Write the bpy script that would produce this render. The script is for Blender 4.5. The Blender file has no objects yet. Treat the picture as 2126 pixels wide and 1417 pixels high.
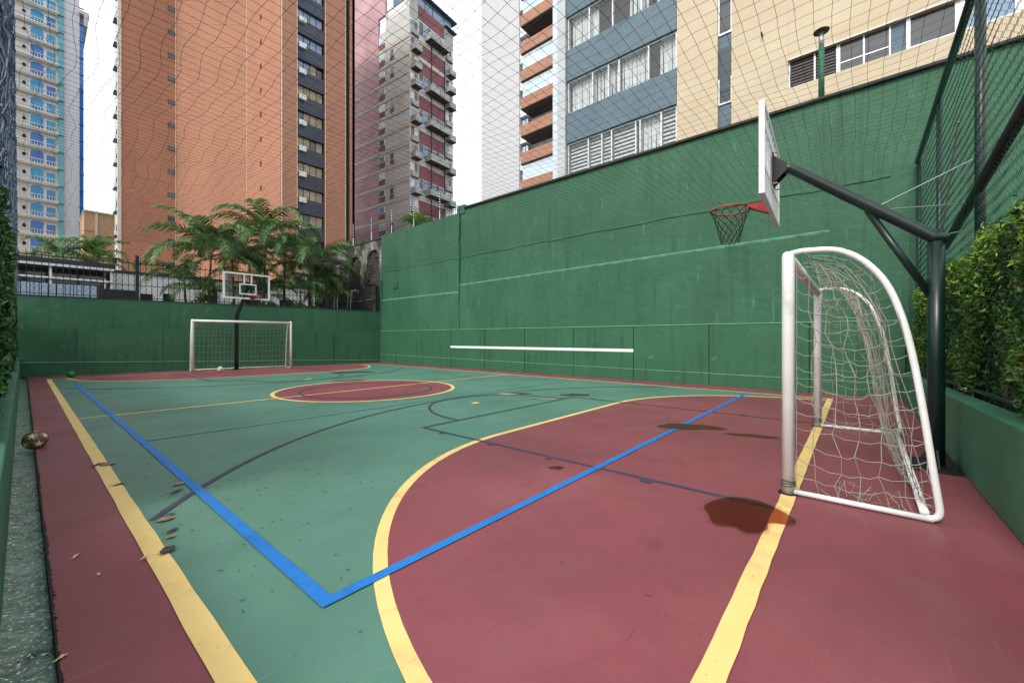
import bpy, math, random
from mathutils import Vector, Matrix
random.seed(7)
scn = bpy.context.scene
PI = math.pi

# ------------------------------------------------------------------ camera
YAW = math.radians(49.65)
cam_d = bpy.data.cameras.new("camera")
cam = bpy.data.objects.new("camera", cam_d)
scn.collection.objects.link(cam)
cam.location = (0.0, 0.0, 1.35)
cam.rotation_euler = (PI / 2, 0.0, -YAW)
cam_d.sensor_width = 36.0
cam_d.lens = 14.24
cam_d.shift_y = -0.0031
cam_d.clip_start = 0.05
cam_d.clip_end = 3000.0
scn.camera = cam

# ------------------------------------------------------------------ sky, sun, exposure
SUN_EL = math.radians(42.0)
SUN_AZ = math.radians(268.0)          # compass bearing the light comes from (0 = +Y, 90 = +X)
world = bpy.data.worlds.new("World")
scn.world = world
world.use_nodes = True
wn = world.node_tree
wn.nodes.clear()
w_out = wn.nodes.new("ShaderNodeOutputWorld")
w_bg = wn.nodes.new("ShaderNodeBackground")
w_sky = wn.nodes.new("ShaderNodeTexSky")
w_sky.sky_type = 'NISHITA'
w_sky.sun_disc = False
w_sky.sun_elevation = SUN_EL
w_sky.sun_rotation = SUN_AZ
w_sky.dust_density = 4.0
w_mix = wn.nodes.new("ShaderNodeMixRGB")
w_mix.inputs[0].default_value = 0.86          # closed white cloud cover over the clear sky
w_mix.inputs[2].default_value = (7.2, 7.4, 7.7, 1.0)
w_bg.inputs[1].default_value = 0.125
wn.links.new(w_sky.outputs[0], w_mix.inputs[1])
wn.links.new(w_mix.outputs[0], w_bg.inputs[0])
wn.links.new(w_bg.outputs[0], w_out.inputs[0])
sun_d = bpy.data.lights.new("sun", 'SUN')
sun_d.energy = 1.5
sun_d.angle = math.radians(14.0)
sun_d.color = (1.0, 0.95, 0.87)
sun = bpy.data.objects.new("sun", sun_d)
scn.collection.objects.link(sun)
sv = Vector((math.sin(SUN_AZ) * math.cos(SUN_EL), math.cos(SUN_AZ) * math.cos(SUN_EL), math.sin(SUN_EL)))
sun.rotation_euler = sv.to_track_quat('Z', 'Y').to_euler()
sun.location = (0, 0, 60)
scn.view_settings.view_transform = 'Standard'
scn.view_settings.look = 'None'
scn.view_settings.exposure = 0.78
scn.view_settings.gamma = 1.0
scn.view_settings.use_curve_mapping = False
scn.render.engine = 'CYCLES'
scn.cycles.transparent_max_bounces = 16
scn.cycles.max_bounces = 8

# ------------------------------------------------------------------ helpers: materials
def lin(c):
    f = lambda v: (v / 12.92 if v <= 0.04045 else ((v + 0.055) / 1.055) ** 2.4)
    return tuple(f(v / 255.0) for v in c) + (1.0,)

def N(nt, t, **kw):
    n = nt.nodes.new(t)
    for k, v in kw.items():
        setattr(n, k, v)
    return n

def pm(name, c1, c2=None, scale=3.0, rough=0.6, bump=0.0, bscale=40.0, bdist=0.01, dirt=None, dscale=1.0, dthr=(0.55, 0.75), damt=1.0,
       spec=0.4, metal=0.0, stretch=(1, 1, 1), dstretch=(1, 1, 1), island=False, bump2=0.0, b2scale=4.0, speck=None, speck_thr=0.72, rvar=0.0,
       trans=0.0, layers=()):
    """one procedural surface: two tones mixed by noise, optional stains, specks and relief"""
    m = bpy.data.materials.new(name)
    m.use_nodes = True
    nt = m.node_tree
    L = nt.links.new
    b = nt.nodes["Principled BSDF"]
    b.inputs["Roughness"].default_value = rough
    b.inputs["Metallic"].default_value = metal
    b.inputs["Specular IOR Level"].default_value = spec
    geo = N(nt, "ShaderNodeNewGeometry")
    mp = N(nt, "ShaderNodeMapping")
    mp.inputs["Scale"].default_value = stretch
    L(geo.outputs["Position"], mp.inputs["Vector"])
    col = None
    c2 = c2 or c1
    mix = N(nt, "ShaderNodeMixRGB")
    mix.inputs[1].default_value = lin(c1)
    mix.inputs[2].default_value = lin(c2)
    if island:
        L(geo.outputs["Random Per Island"], mix.inputs[0])
    else:
        nz = N(nt, "ShaderNodeTexNoise")
        nz.inputs["Scale"].default_value = scale
        nz.inputs["Detail"].default_value = 6
        nz.inputs["Roughness"].default_value = 0.62
        L(mp.outputs[0], nz.inputs["Vector"])
        mr = N(nt, "ShaderNodeMapRange")
        mr.inputs[1].default_value = 0.3
        mr.inputs[2].default_value = 0.7
        L(nz.outputs[0], mr.inputs[0])
        L(mr.outputs[0], mix.inputs[0])
        if rvar:
            ma = N(nt, "ShaderNodeMath", operation='MULTIPLY_ADD')
            ma.inputs[1].default_value = rvar
            ma.inputs[2].default_value = rough - rvar / 2
            L(nz.outputs[0], ma.inputs[0])
            L(ma.outputs[0], b.inputs["Roughness"])
    col = mix.outputs[0]
    if dirt:
        mp2 = N(nt, "ShaderNodeMapping")
        mp2.inputs["Scale"].default_value = dstretch
        L(geo.outputs["Position"], mp2.inputs["Vector"])
        nd = N(nt, "ShaderNodeTexNoise")
        nd.inputs["Scale"].default_value = dscale
        nd.inputs["Detail"].default_value = 8
        nd.inputs["Roughness"].default_value = 0.66
        L(mp2.outputs[0], nd.inputs["Vector"])
        r = N(nt, "ShaderNodeMapRange")
        r.inputs[1].default_value = dthr[0]
        r.inputs[2].default_value = dthr[1]
        r.inputs[4].default_value = damt
        L(nd.outputs[0], r.inputs[0])
        mx = N(nt, "ShaderNodeMixRGB")
        mx.inputs[2].default_value = lin(dirt)
        L(r.outputs[0], mx.inputs[0])
        L(col, mx.inputs[1])
        col = mx.outputs[0]
    if speck:
        ns = N(nt, "ShaderNodeTexNoise")
        ns.inputs["Scale"].default_value = 55.0
        ns.inputs["Detail"].default_value = 3
        L(geo.outputs["Position"], ns.inputs["Vector"])
        r = N(nt, "ShaderNodeMapRange")
        r.inputs[1].default_value = speck_thr
        r.inputs[2].default_value = speck_thr + 0.05
        L(ns.outputs[0], r.inputs[0])
        mx = N(nt, "ShaderNodeMixRGB")
        mx.inputs[2].default_value = lin(speck)
        L(r.outputs[0], mx.inputs[0])
        L(col, mx.inputs[1])
        col = mx.outputs[0]
    for (lc, lsc, lst, lrot, t0, t1, amt) in layers:
        mpl = N(nt, "ShaderNodeMapping")
        mpl.inputs["Rotation"].default_value = (0, 0, lrot)
        mpl.inputs["Scale"].default_value = lst
        L(geo.outputs["Position"], mpl.inputs["Vector"])
        nl = N(nt, "ShaderNodeTexNoise")
        nl.inputs["Scale"].default_value = lsc
        nl.inputs["Detail"].default_value = 4
        L(mpl.outputs[0], nl.inputs["Vector"])
        r = N(nt, "ShaderNodeMapRange")
        r.inputs[1].default_value, r.inputs[2].default_value, r.inputs[4].default_value = t0, t1, amt
        L(nl.outputs[0], r.inputs[0])
        mx = N(nt, "ShaderNodeMixRGB")
        mx.inputs[2].default_value = lin(lc)
        L(r.outputs[0], mx.inputs[0])
        L(col, mx.inputs[1])
        col = mx.outputs[0]
    L(col, b.inputs["Base Color"])
    nrm = None
    for st, sc, di in ((bump, bscale, bdist), (bump2, b2scale, bdist * 5)):
        if st:
            nb = N(nt, "ShaderNodeTexNoise")
            nb.inputs["Scale"].default_value = sc
            nb.inputs["Detail"].default_value = 5
            L(geo.outputs["Position"], nb.inputs["Vector"])
            bp = N(nt, "ShaderNodeBump")
            bp.inputs["Strength"].default_value = st
            bp.inputs["Distance"].default_value = di
            L(nb.outputs[0], bp.inputs["Height"])
            if nrm:
                L(nrm, bp.inputs["Normal"])
            nrm = bp.outputs[0]
    if nrm:
        L(nrm, b.inputs["Normal"])
    if trans:
        tr = N(nt, "ShaderNodeBsdfTranslucent")
        L(col, tr.inputs[0])
        ms = N(nt, "ShaderNodeMixShader")
        ms.inputs[0].default_value = trans
        L(b.outputs[0], ms.inputs[1])
        L(tr.outputs[0], ms.inputs[2])
        L(ms.outputs[0], nt.nodes["Material Output"].inputs[0])
    return m

def brick_mat(name, c1, c2, mortar, bw=0.24, bh=0.08, msize=0.012, rough=0.8, bump=0.3, dirt=None, dthr=(0.5, 0.75), damt=0.5, dscale=0.3, dstretch=(1, 1, 0.4)):
    m = bpy.data.materials.new(name)
    m.use_nodes = True
    nt = m.node_tree
    L = nt.links.new
    b = nt.nodes["Principled BSDF"]
    b.inputs["Roughness"].default_value = rough
    b.inputs["Specular IOR Level"].default_value = 0.25
    geo = N(nt, "ShaderNodeNewGeometry")
    sep = N(nt, "ShaderNodeSeparateXYZ")
    L(geo.outputs["Position"], sep.inputs[0])
    sub = N(nt, "ShaderNodeMath", operation='SUBTRACT')
    L(sep.outputs[0], sub.inputs[0])
    L(sep.outputs[1], sub.inputs[1])
    cmb = N(nt, "ShaderNodeCombineXYZ")
    L(sub.outputs[0], cmb.inputs[0])
    L(sep.outputs[2], cmb.inputs[1])
    br = N(nt, "ShaderNodeTexBrick")
    br.inputs["Scale"].default_value = 1.0
    br.inputs["Brick Width"].default_value = bw
    br.inputs["Row Height"].default_value = bh
    br.inputs["Mortar Size"].default_value = msize
    br.inputs["Color1"].default_value = lin(c1)
    br.inputs["Color2"].default_value = lin(c2)
    br.inputs["Mortar"].default_value = lin(mortar)
    L(cmb.outputs[0], br.inputs["Vector"])
    col = br.outputs[0]
    # weather: long soft tonal drift over the facade
    mp2 = N(nt, "ShaderNodeMapping")
    mp2.inputs["Scale"].default_value = dstretch
    L(geo.outputs["Position"], mp2.inputs["Vector"])
    nd = N(nt, "ShaderNodeTexNoise")
    nd.inputs["Scale"].default_value = dscale
    nd.inputs["Detail"].default_value = 8
    L(mp2.outputs[0], nd.inputs["Vector"])
    r = N(nt, "ShaderNodeMapRange")
    r.inputs[1].default_value, r.inputs[2].default_value, r.inputs[4].default_value = dthr[0], dthr[1], damt
    L(nd.outputs[0], r.inputs[0])
    mx = N(nt, "ShaderNodeMixRGB")
    mx.inputs[2].default_value = lin(dirt or mortar)
    L(r.outputs[0], mx.inputs[0])
    L(col, mx.inputs[1])
    L(mx.outputs[0], b.inputs["Base Color"])
    bp = N(nt, "ShaderNodeBump")
    bp.inputs["Strength"].default_value = bump
    bp.inputs["Distance"].default_value = 0.01
    bp.invert = True
    L(br.outputs["Fac"], bp.inputs["Height"])
    L(bp.outputs[0], b.inputs["Normal"])
    return m

def glass_mat(name, tint=(0.75, 0.82, 0.85), rough=0.02, base=0.10, ior=1.5):
    """thin window glass: see-through, mirror share by Fresnel plus a small base share"""
    m = bpy.data.materials.new(name)
    m.use_nodes = True
    nt = m.node_tree
    L = nt.links.new
    nt.nodes.remove(nt.nodes["Principled BSDF"])
    tr = N(nt, "ShaderNodeBsdfTransparent")
    tr.inputs[0].default_value = tint + (1,)
    gl = N(nt, "ShaderNodeBsdfGlossy")
    gl.inputs["Roughness"].default_value = rough
    lw = N(nt, "ShaderNodeLayerWeight")
    lw.inputs[0].default_value = 0.5
    pw5 = N(nt, "ShaderNodeMath", operation='POWER')
    pw5.inputs[1].default_value = 5.0
    L(lw.outputs["Facing"], pw5.inputs[0])
    ad = N(nt, "ShaderNodeMath", operation='ADD')
    ad.use_clamp = True
    ad.inputs[1].default_value = base
    L(pw5.outputs[0], ad.inputs[0])
    ms = N(nt, "ShaderNodeMixShader")
    L(ad.outputs[0], ms.inputs[0])
    L(tr.outputs[0], ms.inputs[1])
    L(gl.outputs[0], ms.inputs[2])
    L(ms.outputs[0], nt.nodes["Material Output"].inputs[0])
    return m

M = {}
def scuffs(light, dark, grit):
    return [(dark, 0.55, (1, 1, 1), 0, 0.46, 0.72, 0.6), (light, 2.3, (1, 11, 1), 0.5, 0.66, 0.78, 0.22), (light, 3.1, (1, 9, 1), -1.1, 0.68, 0.80, 0.22), (light, 1.1, (1, 1, 1), 0, 0.56, 0.80, 0.12), (dark, 7.0, (1, 5, 1), 1.2, 0.64, 0.74, 0.35),
            (dark, 3.2, (1, 1, 1), 0, 0.62, 0.72, 0.35), (grit, 150.0, (1, 1, 1), 0, 0.64, 0.72, 0.5), (light, 90.0, (1, 1, 1), 0, 0.70, 0.74, 0.5), (dark, 1.3, (1, 30, 1), 0.15, 0.70, 0.72, 0.4)]
M['floor_red'] = pm('floor_red', (135, 71, 78), (123, 64, 72), 0.9, 0.46, 0.35, 260, 0.002, layers=scuffs((176, 128, 128), (98, 54, 60), (92, 46, 52)), dirt=(154, 102, 103), dscale=0.7, dthr=(0.5, 0.82), damt=0.55, rvar=0.25,
                    speck=(120, 62, 68), speck_thr=0.66, bump2=0.05, b2scale=3)
M['floor_green'] = pm('floor_green', (88, 132, 116), (79, 122, 107), 0.9, 0.44, 0.35, 260, 0.002, layers=scuffs((140, 172, 158), (60, 96, 82), (54, 88, 76)), dirt=(112, 150, 134), dscale=0.7, dthr=(0.5, 0.82), damt=0.5, rvar=0.25,
                      speck=(66, 108, 92), speck_thr=0.66, bump2=0.05, b2scale=3)
M['yellow'] = pm('yellow_paint', (236, 206, 134), (226, 196, 124), 2.0, 0.5, 0.2, 220, 0.002, dirt=(188, 156, 104), dscale=3.2, dthr=(0.54, 0.74), damt=0.6, layers=[((150, 120, 80), 9.0, (1, 4, 1), .7, .66, .72, .5), ((120, 96, 70), 40.0, (1, 1, 1), 0, .70, .74, .6)], speck=(150, 122, 80), speck_thr=0.72)
M['blue'] = pm('blue_paint', (26, 120, 198), (22, 108, 184), 2.5, 0.5, 0.3, 220, 0.002, layers=[((110, 150, 180), 30.0, (1, 1, 1), 0, .66, .72, .5), ((24, 70, 130), 6.0, (1, 1, 1), 0, .60, .75, .4)], dirt=(84, 142, 196), dscale=2.2, dthr=(0.58, 0.8), damt=0.5)
M['blue_faint'] = pm('worn_blue_paint', (86, 144, 176), (88, 140, 124), 9, 0.5, 0.2, 220, 0.002)
M['navy'] = pm('navy_paint', (62, 66, 88), (54, 58, 78), 3, 0.5, 0.2, 220, 0.002, dirt=(90, 108, 110), dscale=4, dthr=(0.6, 0.8), damt=0.5)
M['wall'] = pm('wall_green', (48, 97, 70), (42, 87, 62), 0.8, 0.62, 0.6, 34, 0.016, dirt=(68, 118, 92), dscale=0.45, dthr=(0.45, 0.8), damt=0.6, bump2=0.25, b2scale=5.0, layers=[((34, 70, 51), 1.1, (5, 5, .35), 0, .54, .72, .6), ((94, 146, 120), 2.2, (4, 4, .5), 0, .66, .74, .35), ((40, 84, 60), 4.0, (1, 1, 1), 0, .66, .72, .4)], dstretch=(1, 1, 0.6), spec=0.35)
M['panel'] = pm('panel_green', (50, 100, 71), (44, 90, 63), 1.1, 0.6, 0.55, 42, 0.012, layers=[((28, 60, 43), 1.2, (5, 5, .4), 0, .54, .72, .55), ((96, 134, 112), 5.0, (1, 1, 1), 0, .67, .73, .4), ((34, 66, 48), 6.0, (1, 1, 1), 0, .66, .70, .35)], dirt=(60, 110, 80), dscale=0.6, dthr=(0.5, 0.8), damt=0.5, spec=0.35)
M['ledge'] = pm('ledge_green', (112, 168, 138), (84, 138, 108), 5, 0.6, 0.7, 30, 0.02)
M['planter'] = pm('planter_green', (62, 118, 92), (54, 104, 80), 1.4, 0.55, 0.35, 60, 0.01, dirt=(92, 150, 126), dscale=0.8, dthr=(0.5, 0.8), damt=0.5, spec=0.35)
M['joint'] = pm('joint_dark', (30, 62, 44), rough=0.9)
M['coping'] = pm('coping_dark', (58, 62, 58), (40, 44, 42), 3, 0.8, 0.4, 30)
M['white'] = pm('white_paint', (232, 234, 232), (216, 218, 216), 3, 0.45, 0.1, 80, 0.004, dirt=(170, 166, 156), dscale=3, dthr=(0.6, 0.8), damt=0.6)
M['white_line'] = pm('white_wall_paint', (240, 242, 238), (226, 230, 224), 3, 0.5, 0.3, 40, 0.01)
M['steel_green'] = pm('steel_dark_green', (12, 42, 36), (9, 34, 30), 4, 0.34, 0.05, 50, 0.003, spec=0.5)
M['steel_black'] = pm('steel_black', (24, 28, 30), (18, 20, 22), 4, 0.5)
M['mesh_green'] = pm('mesh_dark_green', (26, 62, 56), (38, 82, 74), 6, 0.45)
M['mesh_pale'] = pm('mesh_worn', (34, 66, 66), (70, 104, 100), 14, 0.45)
M['mesh_blue'] = pm('mesh_blue_grey', (34, 52, 84), (92, 112, 130), 9, 0.5)
M['net_dark'] = pm('net_dark', (38, 40, 36), rough=0.9)
M['net_white'] = pm('net_white', (168, 166, 154), (132, 130, 118), 8, 0.8)
M['red_metal'] = pm('red_metal', (176, 22, 30), (150, 18, 26), 5, 0.4, spec=0.5)
M['galv'] = pm('galvanised', (170, 176, 176), (140, 146, 146), 12, 0.4, metal=0.7)
M['concrete_wet'] = pm('gutter_concrete', (66, 98, 84), (128, 160, 146), 9, 0.14, 0.8, 40, 0.012, dirt=(38, 50, 40), dscale=3.4, dthr=(0.56, 0.66), spec=0.7, bump2=0.3, b2scale=14, speck=(206, 222, 214), speck_thr=0.60)  # pale specks are water glints put into the colour
M['ground'] = pm('ground_concrete', (120, 120, 116), (98, 98, 94), 0.3, 0.85, 0.2, 20)
M['soil'] = pm('soil', (66, 54, 40), (48, 40, 30), 5, 0.95, 0.8, 30, 0.03)
M['leaf'] = pm('hedge_leaf', (20, 56, 18), (98, 148, 54), rough=0.24, island=True, spec=0.6, trans=0.18)
M['leaf_left'] = pm('creeper_leaf', (14, 44, 20), (66, 116, 48), rough=0.3, island=True, spec=0.55, trans=0.15)
M['leaf_young'] = pm('hedge_leaf_young', (120, 168, 52), (176, 204, 90), rough=0.3, island=True, spec=0.5, trans=0.25)
M['leaf_dead'] = pm('hedge_leaf_dead', (120, 92, 52), (84, 62, 40), rough=0.7, island=True)
M['mould'] = pm('mould_black', (22, 22, 22), (44, 34, 36), 14, 0.8, 0.6, 60, 0.01)
M['hedge_core'] = pm('hedge_core', (18, 24, 12), (30, 34, 16), 8, 0.95, 0.8, 20, 0.05)
M['palm'] = pm('palm_leaflet', (18, 50, 26), (106, 154, 70), rough=0.36, island=True, spec=0.5, trans=0.25)
M['palm_dry'] = pm('palm_leaflet_yellow', (120, 124, 50), (168, 150, 66), rough=0.5, island=True, trans=0.25)
M['palm_stem'] = pm('palm_stem', (132, 142, 74), (96, 96, 52), 6, 0.6)
M['palm_trunk'] = pm('palm_trunk', (112, 104, 84), (66, 60, 48), 9, 0.85, 0.8, 30, 0.03, stretch=(1, 1, 6))
M['brick'] = brick_mat('brick_orange', (166, 114, 90), (148, 97, 74), (190, 148, 124), 0.30, 0.10, 0.014, dirt=(188, 138, 110), dthr=(0.42, 0.75), damt=0.5)
M['brick_joint'] = pm('brick_joint_pale', (198, 156, 130), (180, 136, 110), 1.5, 0.8)
M['cream'] = pm('cream_render', (212, 212, 206), (198, 198, 192), 0.6, 0.75, 0.2, 40)
M['cream_edge'] = pm('cream_edge', (210, 206, 196), rough=0.7)
M['charcoal'] = pm('charcoal_cladding', (52, 60, 74), (44, 50, 62), 0.8, 0.45, spec=0.5)
M['glass_dark'] = pm('glass_dark', (40, 44, 52), (70, 74, 80), 0.35, 0.06, spec=0.8)
M['glass_bright'] = pm('glass_sky', (120, 150, 176), (92, 118, 150), 0.3, 0.05, spec=1.0)
M['glass_teal'] = pm('glass_teal', (40, 160, 200), (22, 112, 170), 0.35, 0.10, spec=0.6)
M['glass_teal2'] = pm('glass_green', (70, 168, 168), (44, 128, 150), 0.25, 0.08, spec=0.9)
M['glass_blue'] = pm('glass_blue', (40, 116, 190), (28, 88, 160), 0.4, 0.08, spec=0.6)
M['glass_painted_sky'] = pm('glass_painted_sky', (206, 222, 232), (178, 204, 222), 0.5, 0.06, spec=0.8)  # reflection of white sky put into the pane colour
M['window_pane'] = glass_mat('window_pane', (0.80, 0.86, 0.88), 0.01, 0.10)
M['board_glass'] = glass_mat('board_glass', (0.50, 0.57, 0.57), 0.02, 0.06)
M['curtain'] = pm('curtain', (238, 236, 230), (214, 212, 206), 1.2, 0.85)
M['curtain_tan'] = pm('curtain_tan', (190, 176, 150), (150, 134, 112), 2.0, 0.85)
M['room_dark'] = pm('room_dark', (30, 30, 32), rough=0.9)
M['alu'] = pm('aluminium', (206, 210, 212), (188, 192, 196), 2, 0.4, metal=0.3)
M['ac'] = pm('ac_white', (226, 226, 220), (206, 206, 198), 2, 0.5)
M['ac_grill'] = pm('ac_grill', (70, 74, 74), rough=0.6)
M['pink'] = pm('pink_render', (202, 164, 168), (186, 148, 154), 0.3, 0.75, dirt=(146, 110, 118), dscale=0.2, dthr=(0.45, 0.7), damt=0.6)
M['pink_dark'] = pm('rose_panel', (138, 88, 88), (120, 76, 78), 0.5, 0.75, stretch=(1, 1, 0.2), dirt=(104, 56, 60), dscale=0.6, dthr=(0.5, 0.7), damt=0.5, dstretch=(1, 1, 0.15))
M['grey_render'] = pm('grey_render', (204, 206, 202), (188, 190, 186), 0.35, 0.8, dirt=(128, 128, 122), dscale=0.3, dthr=(0.5, 0.75), damt=0.45, dstretch=(1, 1, 0.5))
M['band'] = pm('pale_band', (206, 198, 188), (186, 178, 168), 0.5, 0.75, dirt=(150, 144, 136), dscale=0.4, dthr=(0.55, 0.75), damt=0.6)
M['balcony'] = pm('balcony_concrete', (178, 180, 174), (156, 158, 152), 0.6, 0.75, dirt=(112, 112, 104), dscale=0.5, dthr=(0.5, 0.75), damt=0.7, dstretch=(1, 1, 0.3))
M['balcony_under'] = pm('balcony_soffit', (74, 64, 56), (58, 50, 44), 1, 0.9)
M['white_tile'] = brick_mat('white_tile', (206, 207, 210), (198, 199, 203), (176, 178, 184), 0.6, 0.2, 0.02, rough=0.4, bump=0.1, damt=0.15)
M['white_render'] = pm('white_render', (238, 240, 240), (226, 228, 230), 0.5, 0.6)
M['terracotta'] = pm('terracotta_panel', (176, 134, 112), (160, 116, 94), 1.2, 0.75, dirt=(146, 92, 70), dscale=0.8, dthr=(0.5, 0.75), damt=0.5)
M['blue_grey'] = pm('slate_blue_mosaic', (94, 116, 128), (80, 100, 112), 6, 0.6, 0.25, 90, 0.006, dirt=(70, 92, 108), dscale=0.7, dthr=(0.45, 0.75), damt=0.6)
M['blue_grey_dark'] = pm('slate_blue_panel', (58, 72, 84), (46, 58, 68), 3, 0.5)
M['pillar_grey'] = pm('pillar_grey', (186, 190, 192), (170, 174, 178), 0.8, 0.7)
M['pillar_pale'] = pm('pillar_pale', (206, 218, 226), (190, 202, 212), 0.8, 0.65)
M['beige'] = pm('beige_render', (200, 186, 160), (188, 173, 147), 0.7, 0.8, 0.3, 60, 0.008, dirt=(192, 172, 144), dscale=0.35, dthr=(0.5, 0.8), damt=0.5)
M['old_plaster'] = pm('old_plaster', (188, 186, 178), (132, 130, 124), 1.6, 0.9, 0.8, 18, 0.03, dirt=(34, 34, 32), dscale=0.9, dthr=(0.36, 0.54), damt=0.95, dstretch=(1, 1, 0.6), bump2=0.4)
M['old_dark'] = pm('old_dark_plaster', (58, 56, 54), (34, 33, 32), 1.4, 0.95, 0.8, 18, 0.03, dirt=(120, 118, 112), dscale=1.6, dthr=(0.56, 0.7), damt=0.6)
M['old_brick'] = pm('old_brick', (92, 84, 78), (62, 56, 52), 5, 0.95, 0.7, 30, 0.02)
M['orange'] = pm('orange_render', (206, 164, 124), (194, 150, 110), 0.2, 0.8)
M['black_panel'] = pm('black_panel', (34, 36, 40), (24, 26, 30), 1.5, 0.4)
M['blue_tile'] = pm('pale_blue_tile', (176, 200, 218), (152, 180, 206), 9, 0.45)
M['dry_leaf'] = pm('dry_leaf', (168, 146, 120), (104, 86, 76), 18, 0.75)
M['dry_leaf_dark'] = pm('dry_leaf_dark', (84, 70, 66), (52, 44, 46), 18, 0.75)
M['pale_leaf'] = pm('pale_leaf', (208, 196, 160), (178, 160, 124), 18, 0.7)
M['litter'] = pm('litter_dark', (44, 54, 48), (30, 36, 34), 20, 0.8)
M['ball_gold'] = pm('ball_gold', (138, 108, 60), (84, 64, 40), 26, 0.4, spec=0.5)
M['ball_white'] = pm('ball_white', (228, 226, 216), (206, 202, 190), 14, 0.4)
M['ball_dark'] = pm('ball_dark', (38, 32, 30), (52, 44, 40), 14, 0.4)
M['ball_green'] = pm('ball_green', (20, 140, 66), (14, 116, 54), 14, 0.4)
M['bush'] = pm('bush_leaf', (50, 104, 36), (140, 176, 70), rough=0.4, island=True, trans=0.2)
# standing water: tints what lies under it and mirrors by Fresnel
pw = bpy.data.materials.new('puddle_water')
pw.use_nodes = True
_n = pw.node_tree
_n.nodes.remove(_n.nodes["Principled BSDF"])
_t = N(_n, "ShaderNodeBsdfTransparent")
_t.inputs[0].default_value = (0.80, 0.46, 0.36, 1)
_g = N(_n, "ShaderNodeBsdfGlossy")
_g.inputs["Roughness"].default_value = 0.015
_f = N(_n, "ShaderNodeFresnel")
_f.inputs[0].default_value = 1.30
_m = N(_n, "ShaderNodeMixShader")
_n.links.new(_f.outputs[0], _m.inputs[0])
_n.links.new(_t.outputs[0], _m.inputs[1])
_n.links.new(_g.outputs[0], _m.inputs[2])
_n.links.new(_m.outputs[0], _n.nodes["Material Output"].inputs[0])
M['puddle'] = pw
dr = glass_mat('damp_rim', (0.90, 0.87, 0.86), 0.4, 0.0)
M['damp'] = dr

# ------------------------------------------------------------------ helpers: objects
ORG = {}
def link(o):
    scn.collection.objects.link(o)
    return o

def tag(o, label=None, cat=None, group=None, kind=None):
    for k, v in (('label', label), ('category', cat), ('group', group), ('kind', kind)):
        if v:
            o[k] = v
    return o

def thing(name, loc, label, cat, group=None, kind=None):
    o = bpy.data.objects.new(name, None)
    o.empty_display_size = 0.2
    o.location = loc
    link(o)
    ORG[o.name] = Vector(loc)
    return tag(o, label, cat, group, kind)

def org(o):
    return ORG.get(o.name, Vector((0, 0, 0))) if o else Vector((0, 0, 0))

class MB:
    """collects geometry in world coordinates; build() links it as one mesh object"""
    def __init__(s):
        s.v, s.f = [], []
    def add(s, vs, fs):
        o = len(s.v)
        s.v += [tuple(p) for p in vs]
        s.f += [tuple(i + o for i in f) for f in fs]
        return s
    def hexa(s, p):
        return s.add(p, [(0, 3, 2, 1), (4, 5, 6, 7), (0, 1, 5, 4), (1, 2, 6, 5), (2, 3, 7, 6), (3, 0, 4, 7)])
    def box(s, x0, x1, y0, y1, z0, z1):
        return s.hexa([(x0, y0, z0), (x1, y0, z0), (x1, y1, z0), (x0, y1, z0), (x0, y0, z1), (x1, y0, z1), (x1, y1, z1), (x0, y1, z1)])
    def prism(s, poly, z0, z1):
        n = len(poly)
        s.add([(x, y, z0) for x, y in poly] + [(x, y, z1) for x, y in poly],
              [tuple(range(n - 1, -1, -1)), tuple(range(n, 2 * n))] + [(i, (i + 1) % n, n + (i + 1) % n, n + i) for i in range(n)])
        return s
    def tube(s, pts, r, n=6, cap=True):
        pts = [Vector(p) for p in pts]
        rings = []
        up = Vector((0, 0, 1))
        prev = None
        k = len(pts)
        for i, p in enumerate(pts):
            t = (pts[min(i + 1, k - 1)] - pts[max(i - 1, 0)])
            if t.length < 1e-9:
                t = Vector((0, 0, 1))
            t.normalize()
            if prev is None:
                a = up if abs(t.z) < 0.95 else Vector((1, 0, 0))
                u = t.cross(a).normalized()
            else:
                u = (prev - t * prev.dot(t))
                u = u.normalized() if u.length > 1e-6 else t.orthogonal().normalized()
            prev = u
            w = t.cross(u)
            rr = r[i] if isinstance(r, (list, tuple)) else r
            rings.append([p + (u * math.cos(2 * PI * j / n) + w * math.sin(2 * PI * j / n)) * rr for j in range(n)])
        vs = [q for ring in rings for q in ring]
        fs = [(i * n + j, i * n + (j + 1) % n, (i + 1) * n + (j + 1) % n, (i + 1) * n + j) for i in range(k - 1) for j in range(n)]
        if cap:
            fs += [tuple(range(n - 1, -1, -1)), tuple((k - 1) * n + j for j in range(n))]
        return s.add(vs, fs)
    def mesh(s, name, mat, smooth=False, o=Vector((0, 0, 0))):
        me = bpy.data.meshes.new(name)
        me.from_pydata([(x - o.x, y - o.y, z - o.z) for x, y, z in s.v], [], s.f)
        me.materials.append(mat)
        if smooth:
            me.polygons.foreach_set('use_smooth', [True] * len(me.polygons))
        me.update()
        return me
    def build(s, name, mat, parent=None, smooth=False, bevel=0.0, kind=None):
        o = org(parent)
        ob = bpy.data.objects.new(name, s.mesh(name, mat, smooth, o))
        link(ob)
        if parent:
            ob.parent = parent
            # a sub-part's mesh is already relative to the thing's base
            ORG[ob.name] = Vector(o)
        if bevel:
            b = ob.modifiers.new('bevel', 'BEVEL')
            b.width = bevel
            b.segments = 2
            b.limit_method = 'ANGLE'
        if kind:
            ob['kind'] = kind
        return ob

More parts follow.
